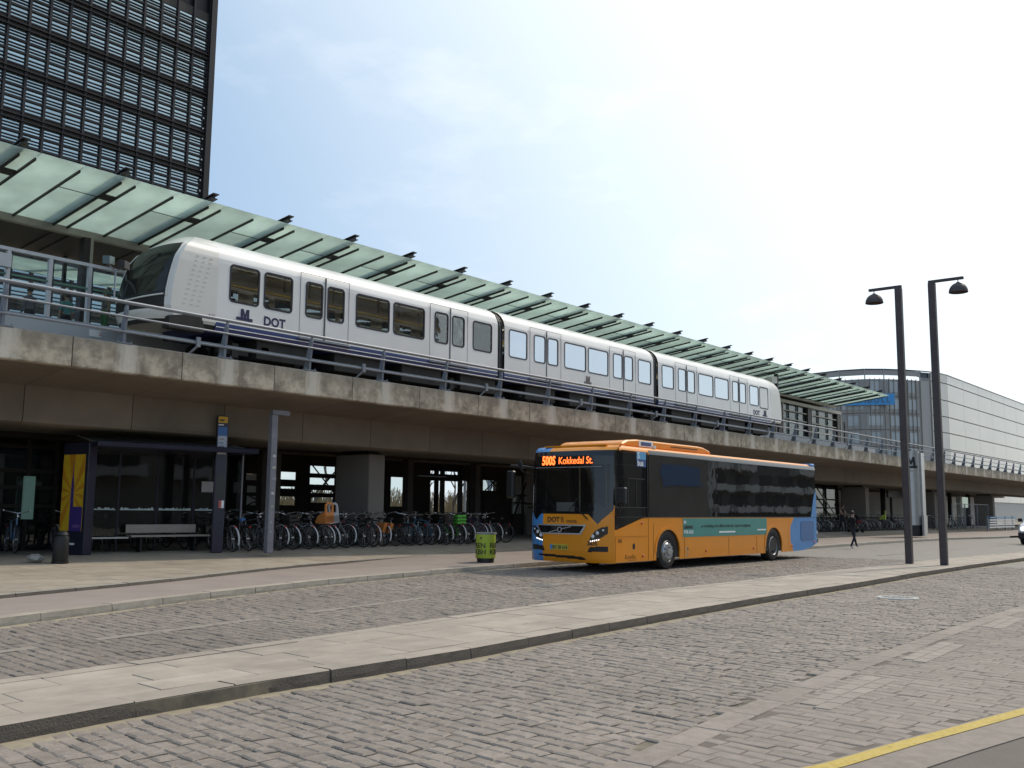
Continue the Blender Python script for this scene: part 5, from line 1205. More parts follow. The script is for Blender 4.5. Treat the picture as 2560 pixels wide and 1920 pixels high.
# ------------------------------------------------------------------ bicycles
m_sp = mat('spoke', (.42,.42,.42), .35, metal=.8, var=.1); m_fend = mat('pale_mudguard', (.60,.60,.60), .35, var=.1); m_fendd = mat('dark_mudguard', (.03,.03,.032), .4)
m_sad = mat('saddle', (.022,.02,.02), .7, var=.2); m_chrome = mat('bike_chrome', (.55,.55,.56), .25, metal=.85, var=.1)
WR_ = .345
def local_mesh(mb, name, mats):
    o = mb.build(name, mats, None); me = o.data; bpy.data.objects.remove(o); smooth_mesh(me); return me
mb = MB(); mb.lathe([(WR_-.03,-.016),(WR_-.01,-.019),(WR_,0),(WR_-.01,.019),(WR_-.03,.016)], (0,0,0), 26, axis='x', cap=False); ME_TYRE = local_mesh(mb, 'tyre', m_tyre)
mb = MB(); mb.lathe([(WR_-.045,-.012),(WR_-.028,-.014),(WR_-.028,.014),(WR_-.045,.012)], (0,0,0), 26, axis='x', cap=False); mb.lathe([(.03,-.045),(.03,.045)], (0,0,0), 8, axis='x')
for k in range(18):
    t = 2*math.pi*k/18; s_ = .03 if k % 2 else -.03; mb.bar((s_,.028*math.cos(t+.4),.028*math.sin(t+.4)), (0,(WR_-.04)*math.cos(t),(WR_-.04)*math.sin(t)), .004, .004)
ME_WHEEL = local_mesh(mb, 'wheel', m_sp)
# frame: step-through and diamond variants (rear axle at y=0, front axle at y=1.08)
def frame_mesh(kind):
    mb = MB(); r_ = .017; bb, seat, head, headl = (0,.44,.30), (0,.27,.80), (0,.93,.86), (0,.955,.68)
    mb.tube(bb, seat, r_, 8); mb.tube(head, headl, .022, 8)
    if kind == 0: mb.tube(seat, head, r_, 8); mb.tube(bb, headl, .02, 8)
    else: mb.path([headl,(0,.70,.42),(0,.55,.32),bb], .02, 8); mb.path([(0,.94,.76),(0,.66,.50),(0,.40,.47)], .015, 8)
    for s_ in (-1,1): mb.tube((s_*.04,.44,.30),(s_*.06,0,WR_),.011,6); mb.tube((0,.30,.72),(s_*.06,0,WR_),.010,6)
    for s_ in (-1,1): mb.path([(s_*.03,.965,.66),(s_*.05,1.0,.55),(s_*.055,1.08,WR_)],.013,6)
    return local_mesh(mb, 'frame', m_black)
ME_FRAME = [frame_mesh(0), frame_mesh(1)]
def guard(cy, a0, a1):
    mb = MB(); n_ = 12; vv = []; rr = WR_+.025
    for k in range(n_+1):
        t = R(a0+(a1-a0)*k/n_)
        for dx, dr in ((-.026,-.012),(0,.006),(.026,-.012)): vv.append((dx, cy+(rr+dr)*math.cos(t), WR_+(rr+dr)*math.sin(t)))
    mb.add(vv, [(3*k+j, 3*k+j+1, 3*k+j+4, 3*k+j+3) for k in range(n_) for j in range(2)]); return local_mesh(mb, 'mudguard', m_fend)
ME_GR, ME_GF = guard(0, 40, 205), guard(1.08, 25, 150)
mb = MB(); mb.lathe([(.01,0),(.05,.01),(.05,.055),(.01,.06)], (0,0,0), 8) if False else None
mb.add([(-.08,.14,.90),(.08,.14,.90),(.085,.19,.915),(-.085,.19,.915),(-.02,.40,.90),(.02,.40,.90),(-.06,.14,.85),(.06,.14,.85),(-.015,.40,.87),(.015,.40,.87)], [(0,1,2,3),(3,2,5,4),(6,8,9,7),(0,6,7,1),(4,5,9,8),(0,3,4,8,6),(1,7,9,5,2)]); mb.tube((0,.27,.78),(0,.25,.88),.013,6); ME_SADDLE = local_mesh(mb, 'saddle', m_sad)
mb = MB(); mb.tube((0,.93,.85),(0,.92,1.0),.012,6); mb.path([(-.30,.74,1.07),(-.29,.84,1.06),(-.15,.93,1.03),(0,.95,1.0),(.15,.93,1.03),(.29,.84,1.06),(.30,.74,1.07)],.012,6); mb.tube((-.30,.70,1.07),(-.30,.80,1.07),.018,6); mb.tube((.30,.70,1.07),(.30,.80,1.07),.018,6); mb.lathe([(.0,0),(.035,.0),(.03,.05),(0,.06)],(.0,1.0,.92),8,axis='y'); ME_BAR = local_mesh(mb, 'handlebar', m_chrome)
mb = MB(); [mb.tube((s_*.06,-.16,.72),(s_*.06,.22,.72),.007,5) for s_ in (-1,0,1)]; [mb.tube((s_*.06,-.08,.72),(s_*.06,0,WR_),.006,5) for s_ in (-1,1)]; mb.tube((-.06,-.16,.72),(.06,-.16,.72),.007,5); ME_RACK = local_mesh(mb, 'rear_rack', m_dsteel)
mb = MB(); mb.lathe([(.02,-.06),(.085,-.02),(.085,-.012),(.02,.06)],(0,.44,.30),12,axis='x'); mb.bar((.07,.44,.30),(.07,.50,.14),.015,.02); mb.bar((-.07,.44,.30),(-.07,.38,.46),.015,.02); mb.box(.06,.15,.47,.53,.125,.15); mb.box(-.15,-.06,.35,.41,.445,.47); ME_CRANK = local_mesh(mb, 'crank', m_dsteel)
mb = MB(); mb.box(-.025,.025,-.19,-.165,.64,.69); ME_RLAMP = local_mesh(mb, 'rear_lamp', mat('red_reflector', (.55,.03,.02), .3))
def basket_mesh():
    mb = MB(); a, b, h0, h1 = .19, .14, .78, 1.03
    for z, s_ in ((h0,.85),(h0+.12,.93),(h1,1.0)):
        for p, q in (((-a,-b),(a,-b)),((a,-b),(a,b)),((a,b),(-a,b)),((-a,b),(-a,-b))): mb.bar((p[0]*s_,1.16+p[1]*s_,z),(q[0]*s_,1.16+q[1]*s_,z),.012,.012)
    for k in range(-4,5): mb.bar((a*k/4*.85,1.16-b*.85,h0),(a*k/4,1.16-b,h1),.007,.007); mb.bar((a*k/4*.85,1.16+b*.85,h0),(a*k/4,1.16+b,h1),.007,.007)
    for k in range(-3,4): mb.bar((-a*.85,1.16+b*k/3*.85,h0),(-a,1.16+b*k/3,h1),.007,.007); mb.bar((a*.85,1.16+b*k/3*.85,h0),(a,1.16+b*k/3,h1),.007,.007)
    mb.box(-a*.85,a*.85,1.16-b*.85,1.16+b*.85,h0-.006,h0); return local_mesh(mb, 'basket', m_dsteel)
ME_BASK = basket_mesh()
def crate_mesh(): 
    mb = MB(); a, b = .19, .15
    for z in (.75,.86,.97): 
        for p, q in (((-a,-b),(a,-b)),((a,-b),(a,b)),((a,b),(-a,b)),((-a,b),(-a,-b))): mb.bar((p[0],.02+p[1],z),(q[0],.02+q[1],z),.014,.075)
    mb.box(-a,a,.02-b,.02+b,.722,.735); return local_mesh(mb, 'crate', m_dsteel)
ME_CRATE = crate_mesh()
def seat_mesh():      # child seat: bucket with a tall back that has a window cut out
    mb = MB(); mb.ring([(-.20,.78),(.20,.78),(.19,1.30),(.10,1.38),(-.10,1.38),(-.19,1.30)], [(-.10,1.08),(.10,1.08),(.13,1.27),(.07,1.32),(-.07,1.32),(-.13,1.27)], -.16, -.12, 'xz')
    mb.prism([(-.16,.76),(.22,.76),(.22,.84),(.0,.84),(-.16,.98)], -.20, .20, 'yz'); mb.prism([(-.14,.80),(.20,.82),(.12,.98),(-.14,1.12)], -.21, -.19, 'yz'); mb.prism([(-.14,.80),(.20,.82),(.12,.98),(-.14,1.12)], .19, .21, 'yz'); return local_mesh(mb, 'child_seat', mat('seat_orange', (.55,.20,.05), .5))
ME_CSEAT = seat_mesh()
FR = {'black': m_black, 'blue': mat('frame_blue', (.10,.20,.33), .35), 'pale blue': mat('frame_pale', (.30,.40,.46), .35), 'green': mat('frame_green', (.10,.42,.05), .35), 'purple': mat('frame_purple', (.14,.07,.22), .35), 'red': mat('frame_red', (.30,.04,.03), .35), 'silver': mat('frame_silver', (.42,.43,.44), .3, metal=.5), 'white': mat('frame_white', (.55,.55,.53), .35), 'grey': mat('frame_grey', (.14,.14,.15), .4)}
def part_obj(me, name, parent, m_=None, loc=(0,0,0), scale=None):
    o = bpy.data.objects.new(name, me); COL.objects.link(o); o.parent = parent; o.location = loc
    if scale: o.scale = scale
    if m_ is not None: o.material_slots[0].link = 'OBJECT'; o.material_slots[0].material = m_
    return o
def bicycle(x, y, z, yaw, colour, label, group, kind=0, fender='pale', basket=False, crate=None, cseat=None, saddle=None, lean=0., small=False, bag=None):
    b = thing('bicycle', label, 'bicycle', (x,y,z), group, rz=yaw); b.rotation_euler = (0, lean, yaw)
    for yy in (0, 1.08):
        w = part_obj(ME_WHEEL, 'wheel', b, loc=(0,yy,WR_)); part_obj(ME_TYRE, 'tyre', w)
    part_obj(ME_FRAME[kind], 'frame', b, FR[colour]); part_obj(ME_SADDLE, 'saddle', b, saddle); part_obj(ME_BAR, 'handlebar', b)
    part_obj(ME_CRANK, 'crank', b)
    if fender: part_obj(ME_GR, 'mudguard', b, m_fend if fender == 'pale' else m_fendd); part_obj(ME_GF, 'mudguard', b, m_fend if fender == 'pale' else m_fendd)
    if not small: part_obj(ME_RACK, 'rear_rack', b); part_obj(ME_RLAMP, 'rear_lamp', b)
    if basket: part_obj(ME_BASK, 'basket', b)
    if crate is not None: part_obj(ME_CRATE, 'crate', b, crate)
    if cseat is not None: part_obj(ME_CSEAT, 'child_seat', b, cseat)
    if bag is not None: part_obj(ME_BAG, 'pannier', b, bag)
    return b
mb = MB(); mb.prism([(-.22,.74),(.20,.74),(.12,.46),(-.12,.44)], .07, .19, 'yz'); mb.prism([(-.22,.74),(.20,.74),(.12,.46),(-.12,.44)], -.19, -.07, 'yz'); mb.box(-.19,.19,-.2,.18,.735,.75); ME_BAG = local_mesh(mb, 'pannier', m_sad)
m_orange, m_blues, m_limeb, m_whb = mat('seat_orange', (.55,.20,.05), .5), mat('saddle_blue', (.05,.17,.42), .5), mat('crate_green', (.10,.42,.05), .5), mat('crate_white', (.50,.52,.55), .5)
ORD = ['first','second','third','fourth','fifth','sixth','seventh','eighth','ninth','tenth','eleventh','twelfth','thirteenth','fourteenth','fifteenth','sixteenth','seventeenth','eighteenth','nineteenth','twentieth','twenty-first','twenty-second','twenty-third','twenty-fourth','twenty-fifth','twenty-sixth','twenty-seventh','twenty-eighth','twenty-ninth','thirtieth']
near = [   # x, colour, kind, options, what sets it apart
 (16.15,'black',0,dict(),'plain black bicycle standing between shelter and blue saddled bicycle'),
 (16.72,'black',0,dict(saddle=m_blues,fender='dark'),'black bicycle with bright blue saddle left of the grey pole'),
 (17.25,'grey',1,dict(fender='dark',basket=True),'grey step-through bicycle with front basket directly behind the grey pole'),
 (17.75,'black',1,dict(),'black step-through bicycle with pale mudguard, first right of the grey pole'),
 (18.30,'black',0,dict(crate=m_dsteel),'black bicycle carrying a dark crate, second right of the grey pole'),
 (18.85,'grey',1,dict(),'grey bicycle with white mudguard just left of the orange child seat'),
 (19.38,'black',0,dict(cseat=m_orange),'black bicycle carrying an orange child seat'),
 (19.85,'white',1,dict(cseat=mat('seat_white',(.42,.43,.45),.5)),'pale bicycle carrying a light grey child seat'),
 (20.38,'silver',1,dict(),'silver bicycle with gleaming pale rear wheel before the concrete pier'),
 (20.95,'black',0,dict(fender='dark'),'black bicycle with dark mudguards parked before the concrete pier'),
 (21.50,'grey',1,dict(),'grey bicycle with white mudguard left of the orange pannier'),
 (22.02,'black',0,dict(bag=m_orange),'black bicycle with orange pannier bags'),
 (22.60,'black',1,dict(fender='dark',basket=True),'black bicycle with front basket right of the orange pannier'),
 (23.15,'black',0,dict(fender='dark'),'low black bicycle left of the pale blue bicycle'),
 (23.70,'pale blue',1,dict(fender='dark'),'pale blue step-through bicycle in the middle of the row'),
 (24.25,'blue',0,dict(basket=True),'blue bicycle with front basket beside the pale blue one'),
 (24.80,'grey',1,dict(crate=m_dsteel),'grey bicycle with rear crate left of the green bicycle'),
 (25.35,'green',0,dict(crate=m_limeb),'bright green bicycle with green rear crate'),
 (25.90,'black',1,dict(basket=True),'black bicycle with basket, first right of the green bicycle'),
 (26.45,'grey',0,dict(),'grey bicycle behind the lime green litter bin'),
 (27.00,'purple',0,dict(),'purple bicycle with pale wheel right of the lime green bin'),
 (27.60,'silver',1,dict(basket=True),'silver bicycle with deep basket nearest the front of the bus'),
 (28.30,'black',0,dict(fender='dark'),'black bicycle leaning at the right end of the near row by the bus'),
]
for i, (x, c_, k, op, lab) in enumerate(near):
    bicycle(x, 22.95+random.uniform(-.18,.18)+.012*(x-16), .42, R(random.uniform(-13,13)), c_, lab, 'bicycles parked under the viaduct', kind=k, lean=R(random.uniform(-9,9)), **op)
for i in range(15):
    x = 16.6+i*.86
    bicycle(x, 25.6+random.uniform(-.15,.15), .42, R(180+random.uniform(-12,12)), ['black','grey','silver','black','blue','black','red'][i % 7], '%s bicycle, %s of the shaded rear row behind the near bicycles' % (['black','grey','silver','black','blue','black','red'][i % 7], ORD[i]), 'bicycles in the rear row', kind=i % 2, fender=('dark','pale')[i % 2], basket=i % 3 == 1, lean=R(random.uniform(-6,6)), small=True)
for i in range(7):     # second row, seen between and through the shelter
    x = 9.4+i*1.15; bicycle(x, 26.2+random.uniform(-.15,.15), .42, R(180+random.uniform(-14,14)), random.choice(['black','grey','blue','black']), 'dark bicycle in the shade behind the shelter, %s from the left' % ORD[i], 'bicycles behind the shelter', kind=i % 2, fender='dark' if i % 3 else 'pale', basket=i % 4 == 1, lean=R(random.uniform(-5,5)))
cols = ['black','grey','silver','black','blue','white','black','red','grey','black']
for i in range(26):
    x = 58.0+i*.68; y = 24.6-max(0, x-64)*.06
    bicycle(x, y-1.0, .42, R(random.uniform(-16,16)), cols[(i*7) % 10], '%s bicycle, %s of the long row beyond the bus counted from the left' % (cols[(i*7) % 10], ORD[i]), 'bicycles parked beyond the bus', kind=i % 2, fender=('pale','dark',None)[i % 3], basket=i % 5 == 2, small=True, cseat=m_lime if i == 17 else None, lean=R(random.uniform(-6,6)))
for i in range(6):
    x = 78.8+i*1.55; bicycle(x, 22.6-.15*i, .42, R(-75+random.uniform(-12,12)), cols[i], '%s bicycle, %s along the rack right of the metro pylon' % (cols[i], ORD[i]), 'bicycles right of the pylon', kind=i % 2, fender='dark', small=True)

# ------------------------------------------------------------------ people
m_skin = mat('skin', (.42,.27,.19), .55, var=.06)
def person(name, label, loc, rz, J, col, hair, hscale=1.0, group=None, hair_len=0):
    """one continuous skinned body. J: joint -> (x,y,z) in metres for a 1.70 m figure facing +y"""
    root = thing(name, label, 'person', loc, group, rz=rz); root.scale = (hscale,)*3
    B = {'pelvis':(0,0,.93),'waist':(0,.0,1.06),'chest':(0,.0,1.28),'neck':(0,.0,1.44),'head0':(0,.02,1.53),'head1':(0,.03,1.62),
         'sl':(-.17,0,1.38),'el':(-.21,-.02,1.10),'wl':(-.22,.06,.86),'hl':(-.22,.09,.77),'sr':(.17,0,1.38),'er':(.21,-.02,1.10),'wr':(.22,.06,.86),'hr':(.22,.09,.77),
         'tl':(-.09,0,.88),'kl':(-.10,.02,.49),'al':(-.10,-.02,.09),'fl':(-.11,.14,.03),'tr':(.09,0,.88),'kr':(.10,.02,.49),'ar':(.10,-.02,.09),'fr':(.11,.14,.03)}
    B.update(J)
    rad = {'pelvis':.135,'waist':.12,'chest':.145,'neck':.055,'head0':.075,'head1':.085,'sl':.062,'el':.047,'wl':.032,'hl':.036,'sr':.062,'er':.047,'wr':.032,'hr':.036,'tl':.09,'kl':.062,'al':.042,'fl':.038,'tr':.09,'kr':.062,'ar':.042,'fr':.038}
    E_ = [('pelvis','waist','t'),('waist','chest','t'),('chest','neck','t'),('neck','head0','s'),('head0','head1','s'),('chest','sl','t'),('sl','el','a'),('el','wl','f'),('wl','hl','s'),('chest','sr','t'),('sr','er','a'),('er','wr','f'),('wr','hr','s'),
          ('pelvis','tl','l'),('tl','kl','l'),('kl','al','l'),('al','fl','b'),('pelvis','tr','l'),('tr','kr','l'),('kr','ar','l'),('ar','fr','b')]
    names = list(B); idx = {n_: i for i, n_ in enumerate(names)}
    me = bpy.data.meshes.new('sk'); me.from_pydata([B[n_] for n_ in names], [(idx[a], idx[b]) for a, b, _ in E_], [])
    o = bpy.data.objects.new('sk', me); COL.objects.link(o)
    md = o.modifiers.new('s', 'SKIN'); md.use_smooth_shade = True
    for n_ in names: v = me.skin_vertices[0].data[idx[n_]]; v.radius = (rad[n_], rad[n_]*(.72 if n_ in ('pelvis','waist','chest') else 1)); v.use_root = n_ == 'pelvis'
    ss = o.modifiers.new('u', 'SUBSURF'); ss.levels = 1; ss.render_levels = 1
    bm_ = bpy.data.meshes.new_from_object(o.evaluated_get(bpy.context.evaluated_depsgraph_get())); bpy.data.objects.remove(o)
    bm_.materials.clear(); keys = ['t','a','f','l','b','s']; 
    for k in keys: bm_.materials.append(col.get(k, m_skin))
    segs = [(Vector(B[a]), Vector(B[b]), keys.index(t)) for a, b, t in E_]
    for p in bm_.polygons:
        c = p.center; best = (9, 0)
        for a, b, ki in segs:
            ab = b-a; t = max(0, min(1, (c-a).dot(ab)/max(1e-6, ab.length_squared))); d = (c-(a+ab*t)).length
            if d < best[0]: best = (d, ki)
        p.material_index = best[1]; p.use_smooth = True
    bo = bpy.data.objects.new('body', bm_); COL.objects.link(bo); bo.parent = root
    hc = Vector(B['head1'])
    mb = MB(); prof = [(.10*math.sin(R(a)), .115*math.cos(R(a))) for a in (115,95,75,55,35,15)]+[(.0,.115)]
    mb.lathe(prof, (hc.x, hc.y-.022, hc.z+.0), 12, cap=False)
    if hair_len: mb.path([(hc.x,hc.y-.07,hc.z+.02),(hc.x,hc.y-.11,hc.z-.10),(hc.x,hc.y-.10,hc.z-.1-hair_len)], .07, 8, rad=[.075,.07,.03])
    ho = loc_build(mb, 'hair', hair, root, smooth=True)
    for s_ in (-1,1):
        mb = MB(); mb.lathe([(.002,.0),(.011,-.004),(.002,-.01)], (hc.x+s_*.032,hc.y+.082,hc.z-.01), 6, axis='y'); loc_build(mb, 'eye', m_ink, root)
    mb = MB(); mb.bar((hc.x,hc.y+.08,hc.z+.0),(hc.x,hc.y+.102,hc.z-.04),.018,.016); loc_build(mb, 'nose', m_skin, root)
    mb = MB(); mb.box(hc.x-.022,hc.x+.022,hc.y+.080,hc.y+.088,hc.z-.072,hc.z-.064); loc_build(mb, 'mouth', mat('lips', (.30,.12,.10), .5), root)
    return root
m_cblk = mat('black_cloth', (.012,.011,.013), .9, var=.3, scale=9); m_cdk = mat('dark_denim', (.022,.024,.035), .9, var=.3, scale=9); m_shoe = mat('pale_shoe', (.50,.38,.42), .6)
m_hairb = mat('dark_hair', (.02,.014,.012), .5); m_hairl = mat('fair_hair', (.30,.20,.11), .6); m_teals = mat('teal_cloth', (.10,.33,.31), .85, var=.2, scale=9); m_red = mat('red_cloth', (.52,.04,.05), .8, var=.2, scale=9); m_greyc = mat('grey_cloth', (.16,.16,.18), .9, var=.2, scale=9)
# woman walking behind the bus, seen from her side
walk = {'tl':(-.08,.02,.88),'kl':(-.08,.16,.50),'al':(-.09,.30,.11),'fl':(-.09,.42,.10),'tr':(.08,-.02,.88),'kr':(.08,.02,.49),'ar':(.08,-.20,.10),'fr':(.09,-.07,.03),'el':(-.20,-.10,1.12),'wl':(-.17,.08,.98),'hl':(-.15,.14,.96),'er':(.20,-.06,1.10),'wr':(.17,.10,.96),'hr':(.15,.16,.95)}
person('person', 'person in black jacket, dark trousers and pale pink shoes walking behind the bus', (45.4,16.6,0), R(-118), walk, {'t':m_cblk,'a':m_cblk,'f':m_cblk,'l':m_cdk,'b':m_shoe}, m_hairb, 1.0)
# woman pushing a pram
push = {'el':(-.20,.10,1.14),'wl':(-.18,.36,1.08),'hl':(-.17,.44,1.07),'er':(.20,.10,1.14),'wr':(.18,.36,1.08),'hr':(.17,.44,1.07),'kl':(-.10,.14,.50),'al':(-.10,.18,.09),'fl':(-.11,.32,.03),'kr':(.10,.0,.50),'ar':(.10,-.22,.12),'fr':(.11,-.10,.03),'head0':(0,.05,1.52),'head1':(0,.08,1.60),'chest':(0,.04,1.28)}
person('person', 'person in dark sleeveless top pushing a pram past the far bicycles', (61.2,23.0,.42), R(160), push, {'t':m_cblk,'l':m_cdk,'b':m_cblk}, mat('brown_hair', (.10,.045,.025), .5), 1.0, hair_len=.16)
pr = thing('pram', 'dark pram with pale cover pushed past the far bicycles', 'pram', (61.2,23.0,.42), rz=R(160))
PO = (0,.95,0)
mb = MB(); [mb.lathe([(.10,-.02),(.12,-.02),(.12,.02),(.10,.02)],(s_*.25,yy,.12),14,axis='x') for s_ in (-1,1) for yy in (.70,1.30)]; loc_build(mb, 'wheels', m_tyre, pr)
mb = MB(); [mb.tube((s_*.22,.45,1.06),(s_*.24,1.25,.20),.014,6) for s_ in (-1,1)]; [mb.tube((s_*.24,.70,.14),(s_*.22,1.05,.62),.014,6) for s_ in (-1,1)]; mb.tube((-.22,.45,1.06),(.22,.45,1.06),.018,6); loc_build(mb, 'chassis', m_dsteel, pr)
mb = MB(); mb.prism([(.62,.55),(1.35,.55),(1.42,.78),(1.0,.80),(.60,.82)], -.21, .21, 'yz'); loc_build(mb, 'carrycot', mat('pram_wine', (.09,.02,.03), .8), pr, bevel=.03)
mb = MB(); mb.prism([(1.05,.80),(1.42,.80),(1.40,1.0),(1.22,1.12),(1.08,1.05)], -.22, .22, 'yz'); loc_build(mb, 'hood', m_cblk, pr, bevel=.03)
mb = MB(); mb.box(-.18,.18,.62,.98,.80,.86); loc_build(mb, 'blanket', mat('blanket', (.45,.48,.52), .9), pr, bevel=.02)
# people waiting behind the platform screen, seen to the waist
stand = {}
person('person', 'person in teal shirt seen from behind through the platform glass', (13.05,26.75,6.50-.42), R(0), stand, {'t':m_teals,'a':m_teals,'f':m_skin,'l':m_cdk,'b':m_cblk}, m_hairb, .86)
person('person', 'person in grey jacket seen from behind at the left of the platform glass', (12.0,26.7,6.50-.45), R(10), stand, {'t':m_greyc,'a':m_greyc,'f':m_greyc,'l':m_cdk,'b':m_cblk}, m_hairb, .86)
person('person', 'person in green shorts standing by the right end of the platform glass', (14.05,26.5,6.50-.18), R(90), stand, {'t':m_greyc,'l':mat('green_cloth', (.06,.22,.08), .9),'b':m_cblk}, m_hairl, .86)
sit = {'kl':(-.10,.40,.86),'al':(-.10,.42,.44),'fl':(-.10,.56,.40),'kr':(.10,.40,.86),'ar':(.10,.42,.44),'fr':(.10,.56,.40),'el':(-.22,.08,1.10),'wl':(-.12,.26,1.0),'hl':(-.08,.33,1.0),'er':(.22,.08,1.10),'wr':(.12,.26,1.0),'hr':(.08,.33,1.0)}
person('person', 'passenger in red top sitting at the second train window', (17.25,23.62,6.35), R(-90), sit, {'t':m_red,'a':m_red,'f':m_red,'l':m_cdk,'b':m_cblk}, m_hairl, .78)
person('person', 'fair haired passenger sitting at the first train window', (16.05,23.62,6.30), R(-90), sit, {'t':m_teals,'a':m_teals,'f':m_skin,'l':m_cdk,'b':m_cblk}, m_hairl, .78)
person('person', 'bus driver in dark jacket behind the bus windscreen', (22.75,14.85,.42), R(90), sit, {'t':m_cdk,'a':m_cdk,'f':m_cdk,'l':m_cblk,'b':m_cblk}, m_hairb, 1.0)
# ------------------------------------------------------------------ van at the right edge
vx, vy = 59.0, 11.62
van = thing('van', 'silver van with lit headlight entering at the right edge', 'van', (vx+2.4,vy,0))
m_van = mat('van_silver', (.45,.48,.52), .3, metal=.3, var=.05, coat=.4)
side = [(vx+.02,.35),(vx-.0,.75),(vx+.10,1.02),(vx+.95,1.20),(vx+1.75,1.92),(vx+2.3,2.0),(vx+4.7,2.0),(vx+4.85,1.1),(vx+4.85,.35)]
mb = MB(); mb.prism(side, vy-.92, vy+.92, 'xz'); mb.build('body', m_van, van, bevel=.07)
mb = MB(); mb.prism([(vx+1.02,1.24),(vx+1.72,1.87),(vx+1.74,1.86),(vx+1.05,1.22)], vy-.80, vy+.80, 'xz'); o = mb.build('windscreen', m_blk, van); o.location.x -= .02; o.location.z += .02
mb = MB(); mb.prism([(vx+1.2,1.25),(vx+1.8,1.82),(vx+4.4,1.82),(vx+4.5,1.25)], vy+.915, vy+.93, 'xz'); mb.build('side_window', m_blk, van); mb = MB(); mb.prism([(vx+1.2,1.25),(vx+1.8,1.82),(vx+4.4,1.82),(vx+4.5,1.25)], vy-.93, vy-.915, 'xz'); mb.build('side_window', m_blk, van)
mb = MB(); mb.box(vx-.05, vx+.25, vy-.93, vy+.93, .30, .68); mb.build('bumper', m_black, van, bevel=.05)
mb = MB(); mb.box(vx-.02, vx+.0, vy-.45, vy+.45, .72, .86); mb.build('grille', m_black, van)
for s_ in (-1,1):
    mb = MB(); mb.lathe([(.002,-.05),(.09,-.03),(.11,.05)], (vx+.03, vy+s_*.70, .85), 14, axis='x'); mb.build('headlight', mat('lit_headlight', (.9,.9,.9), .3, emit=(1,.93,.82), es=9.0), van)
    mb = MB(); mb.box(vx+1.15, vx+1.3, vy+s_*.95, vy+s_*1.15, 1.22, 1.42); mb.build('mirror', m_black, van, bevel=.03)
    for wx in (vx+.85, vx+3.85):
        mb = MB(); mb.lathe([(.18,-.12),(.30,-.12),(.33,-.09),(.33,.09),(.30,.12),(.18,.12)], (wx, vy+s_*.84, .33), 22, axis='y'); w = mb.build('wheel', m_tyre, van, smooth=True)
        mb = MB(); mb.lathe([(.20,s_*.10),(.19,s_*.125),(.05,s_*.11),(.0,s_*.12)], (wx, vy+s_*.84, .33), 16, axis='y', cap=False); mb.build('rim', m_rim, w, smooth=True)
# stacked blue and white barrier planks, wire fence
bs = thing('barrier_stack', 'stack of white barrier planks under a blue one at the right', 'barrier stack', (91,20.9,.3))
for k in range(5):
    mb = MB(); mb.box(88.2, 97, 20.85-.02*k, 20.95, .48+.20*k, .60+.20*k); mb.build('plank', m_white if k < 4 else mat('plank_blue', (.14,.30,.50), .5), bs)
for x in (88.2, 91.2, 94.2, 96.9): mb = MB(); mb.box(x-.06, x+.06, 20.96, 21.06, .25, 1.45); mb.build('stand', m_galv, bs)
wf = thing('wire_fence', 'light grey wire mesh fence panels behind the barrier planks', 'fence', (92,22,.4))
for a in (83.2, 87.0, 90.8):
    for x in (a, a+3.7): mb = MB(); mb.tube((x,22.4,.4), (x,22.4,2.45), .03, 6); mb.build('post', m_galv, wf)
    for z in (.55, 2.42): mb = MB(); mb.tube((a,22.4,z), (a+3.7,22.4,z), .025, 6); mb.build('rail', m_galv, wf)
    mb = MB(); [mb.bar((x,22.4,.55), (x,22.4,2.42), .008, .008) for x in np.arange(a+.2, a+3.6, .25)]; mb.build('mesh', m_galv, wf)
# ------------------------------------------------------------------ under the viaduct: dark wall added as station frames, openings to the far side
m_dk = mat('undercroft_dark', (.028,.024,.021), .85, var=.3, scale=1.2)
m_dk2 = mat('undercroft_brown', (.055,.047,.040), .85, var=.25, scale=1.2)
uc = thing('station_undercroft', 'station hall beneath the viaduct with steel braces and an added dark back wall', 'station hall', (25,30,.4))
holes = [(21.62,22.52,2.60,2.85),(21.65,22.50,2.16,2.40),(21.65,22.50,1.70,2.03),(22.97,23.97,2.67,2.96),(22.97,23.97,2.33,2.41),(22.97,23.97,1.71,2.04),(24.55,25.90,2.95,3.24),(24.55,25.90,2.52,2.78),(24.6,25.85,2.19,2.30),(24.6,25.84,1.82,2.03),
 (28.82,29.97,1.71,2.94),(31.2,33.16,3.16,3.29),(31.2,33.18,1.42,2.86),(33.30,33.80,1.5,2.9),(34.2,34.68,1.7,2.94),(34.78,35.9,2.5,2.98),(36.92,37.82,1.42,3.26),(38.04,38.34,1.8,3.3)]
xs_ = sorted(set([4.0, 58.0]+[round(h[i], 3) for h in holes for i in (0, 1)])); zs_ = sorted(set([.4, 3.6]+[round(h[i], 3) for h in holes for i in (2, 3)]))
for i in range(len(xs_)-1):      # backing wall added to darken the hall, in vertical bays; openings stay open
    mb = MB(); cx = (xs_[i]+xs_[i+1])/2; z0 = None; any_ = False
    segs = []
    for j in range(len(zs_)-1):
        cz = (zs_[j]+zs_[j+1])/2; solid = not any(h[0] < cx < h[1] and h[2] < cz < h[3] for h in holes)
        if solid and z0 is None: z0 = zs_[j]
        if (not solid) and z0 is not None: segs.append((z0, zs_[j])); z0 = None
    if z0 is not None: segs.append((z0, zs_[-1]))
    for a, b in segs: mb = MB(); mb.box(xs_[i]+.001, xs_[i+1]-.001, 29.98-(.04 if i % 2 else 0), 30.14, a, b); mb.build('dark_backing', m_dk, uc)
m_ucg = glass('hazy_pane', (.95,.98,.96), .02, refl=.4)
for h in holes:
    if h[0] < 30 or h[0] > 34: mb = MB(); mb.box(h[0], h[1], 30.16, 30.17, h[2], h[3]); mb.build('pane', m_ucg, uc)
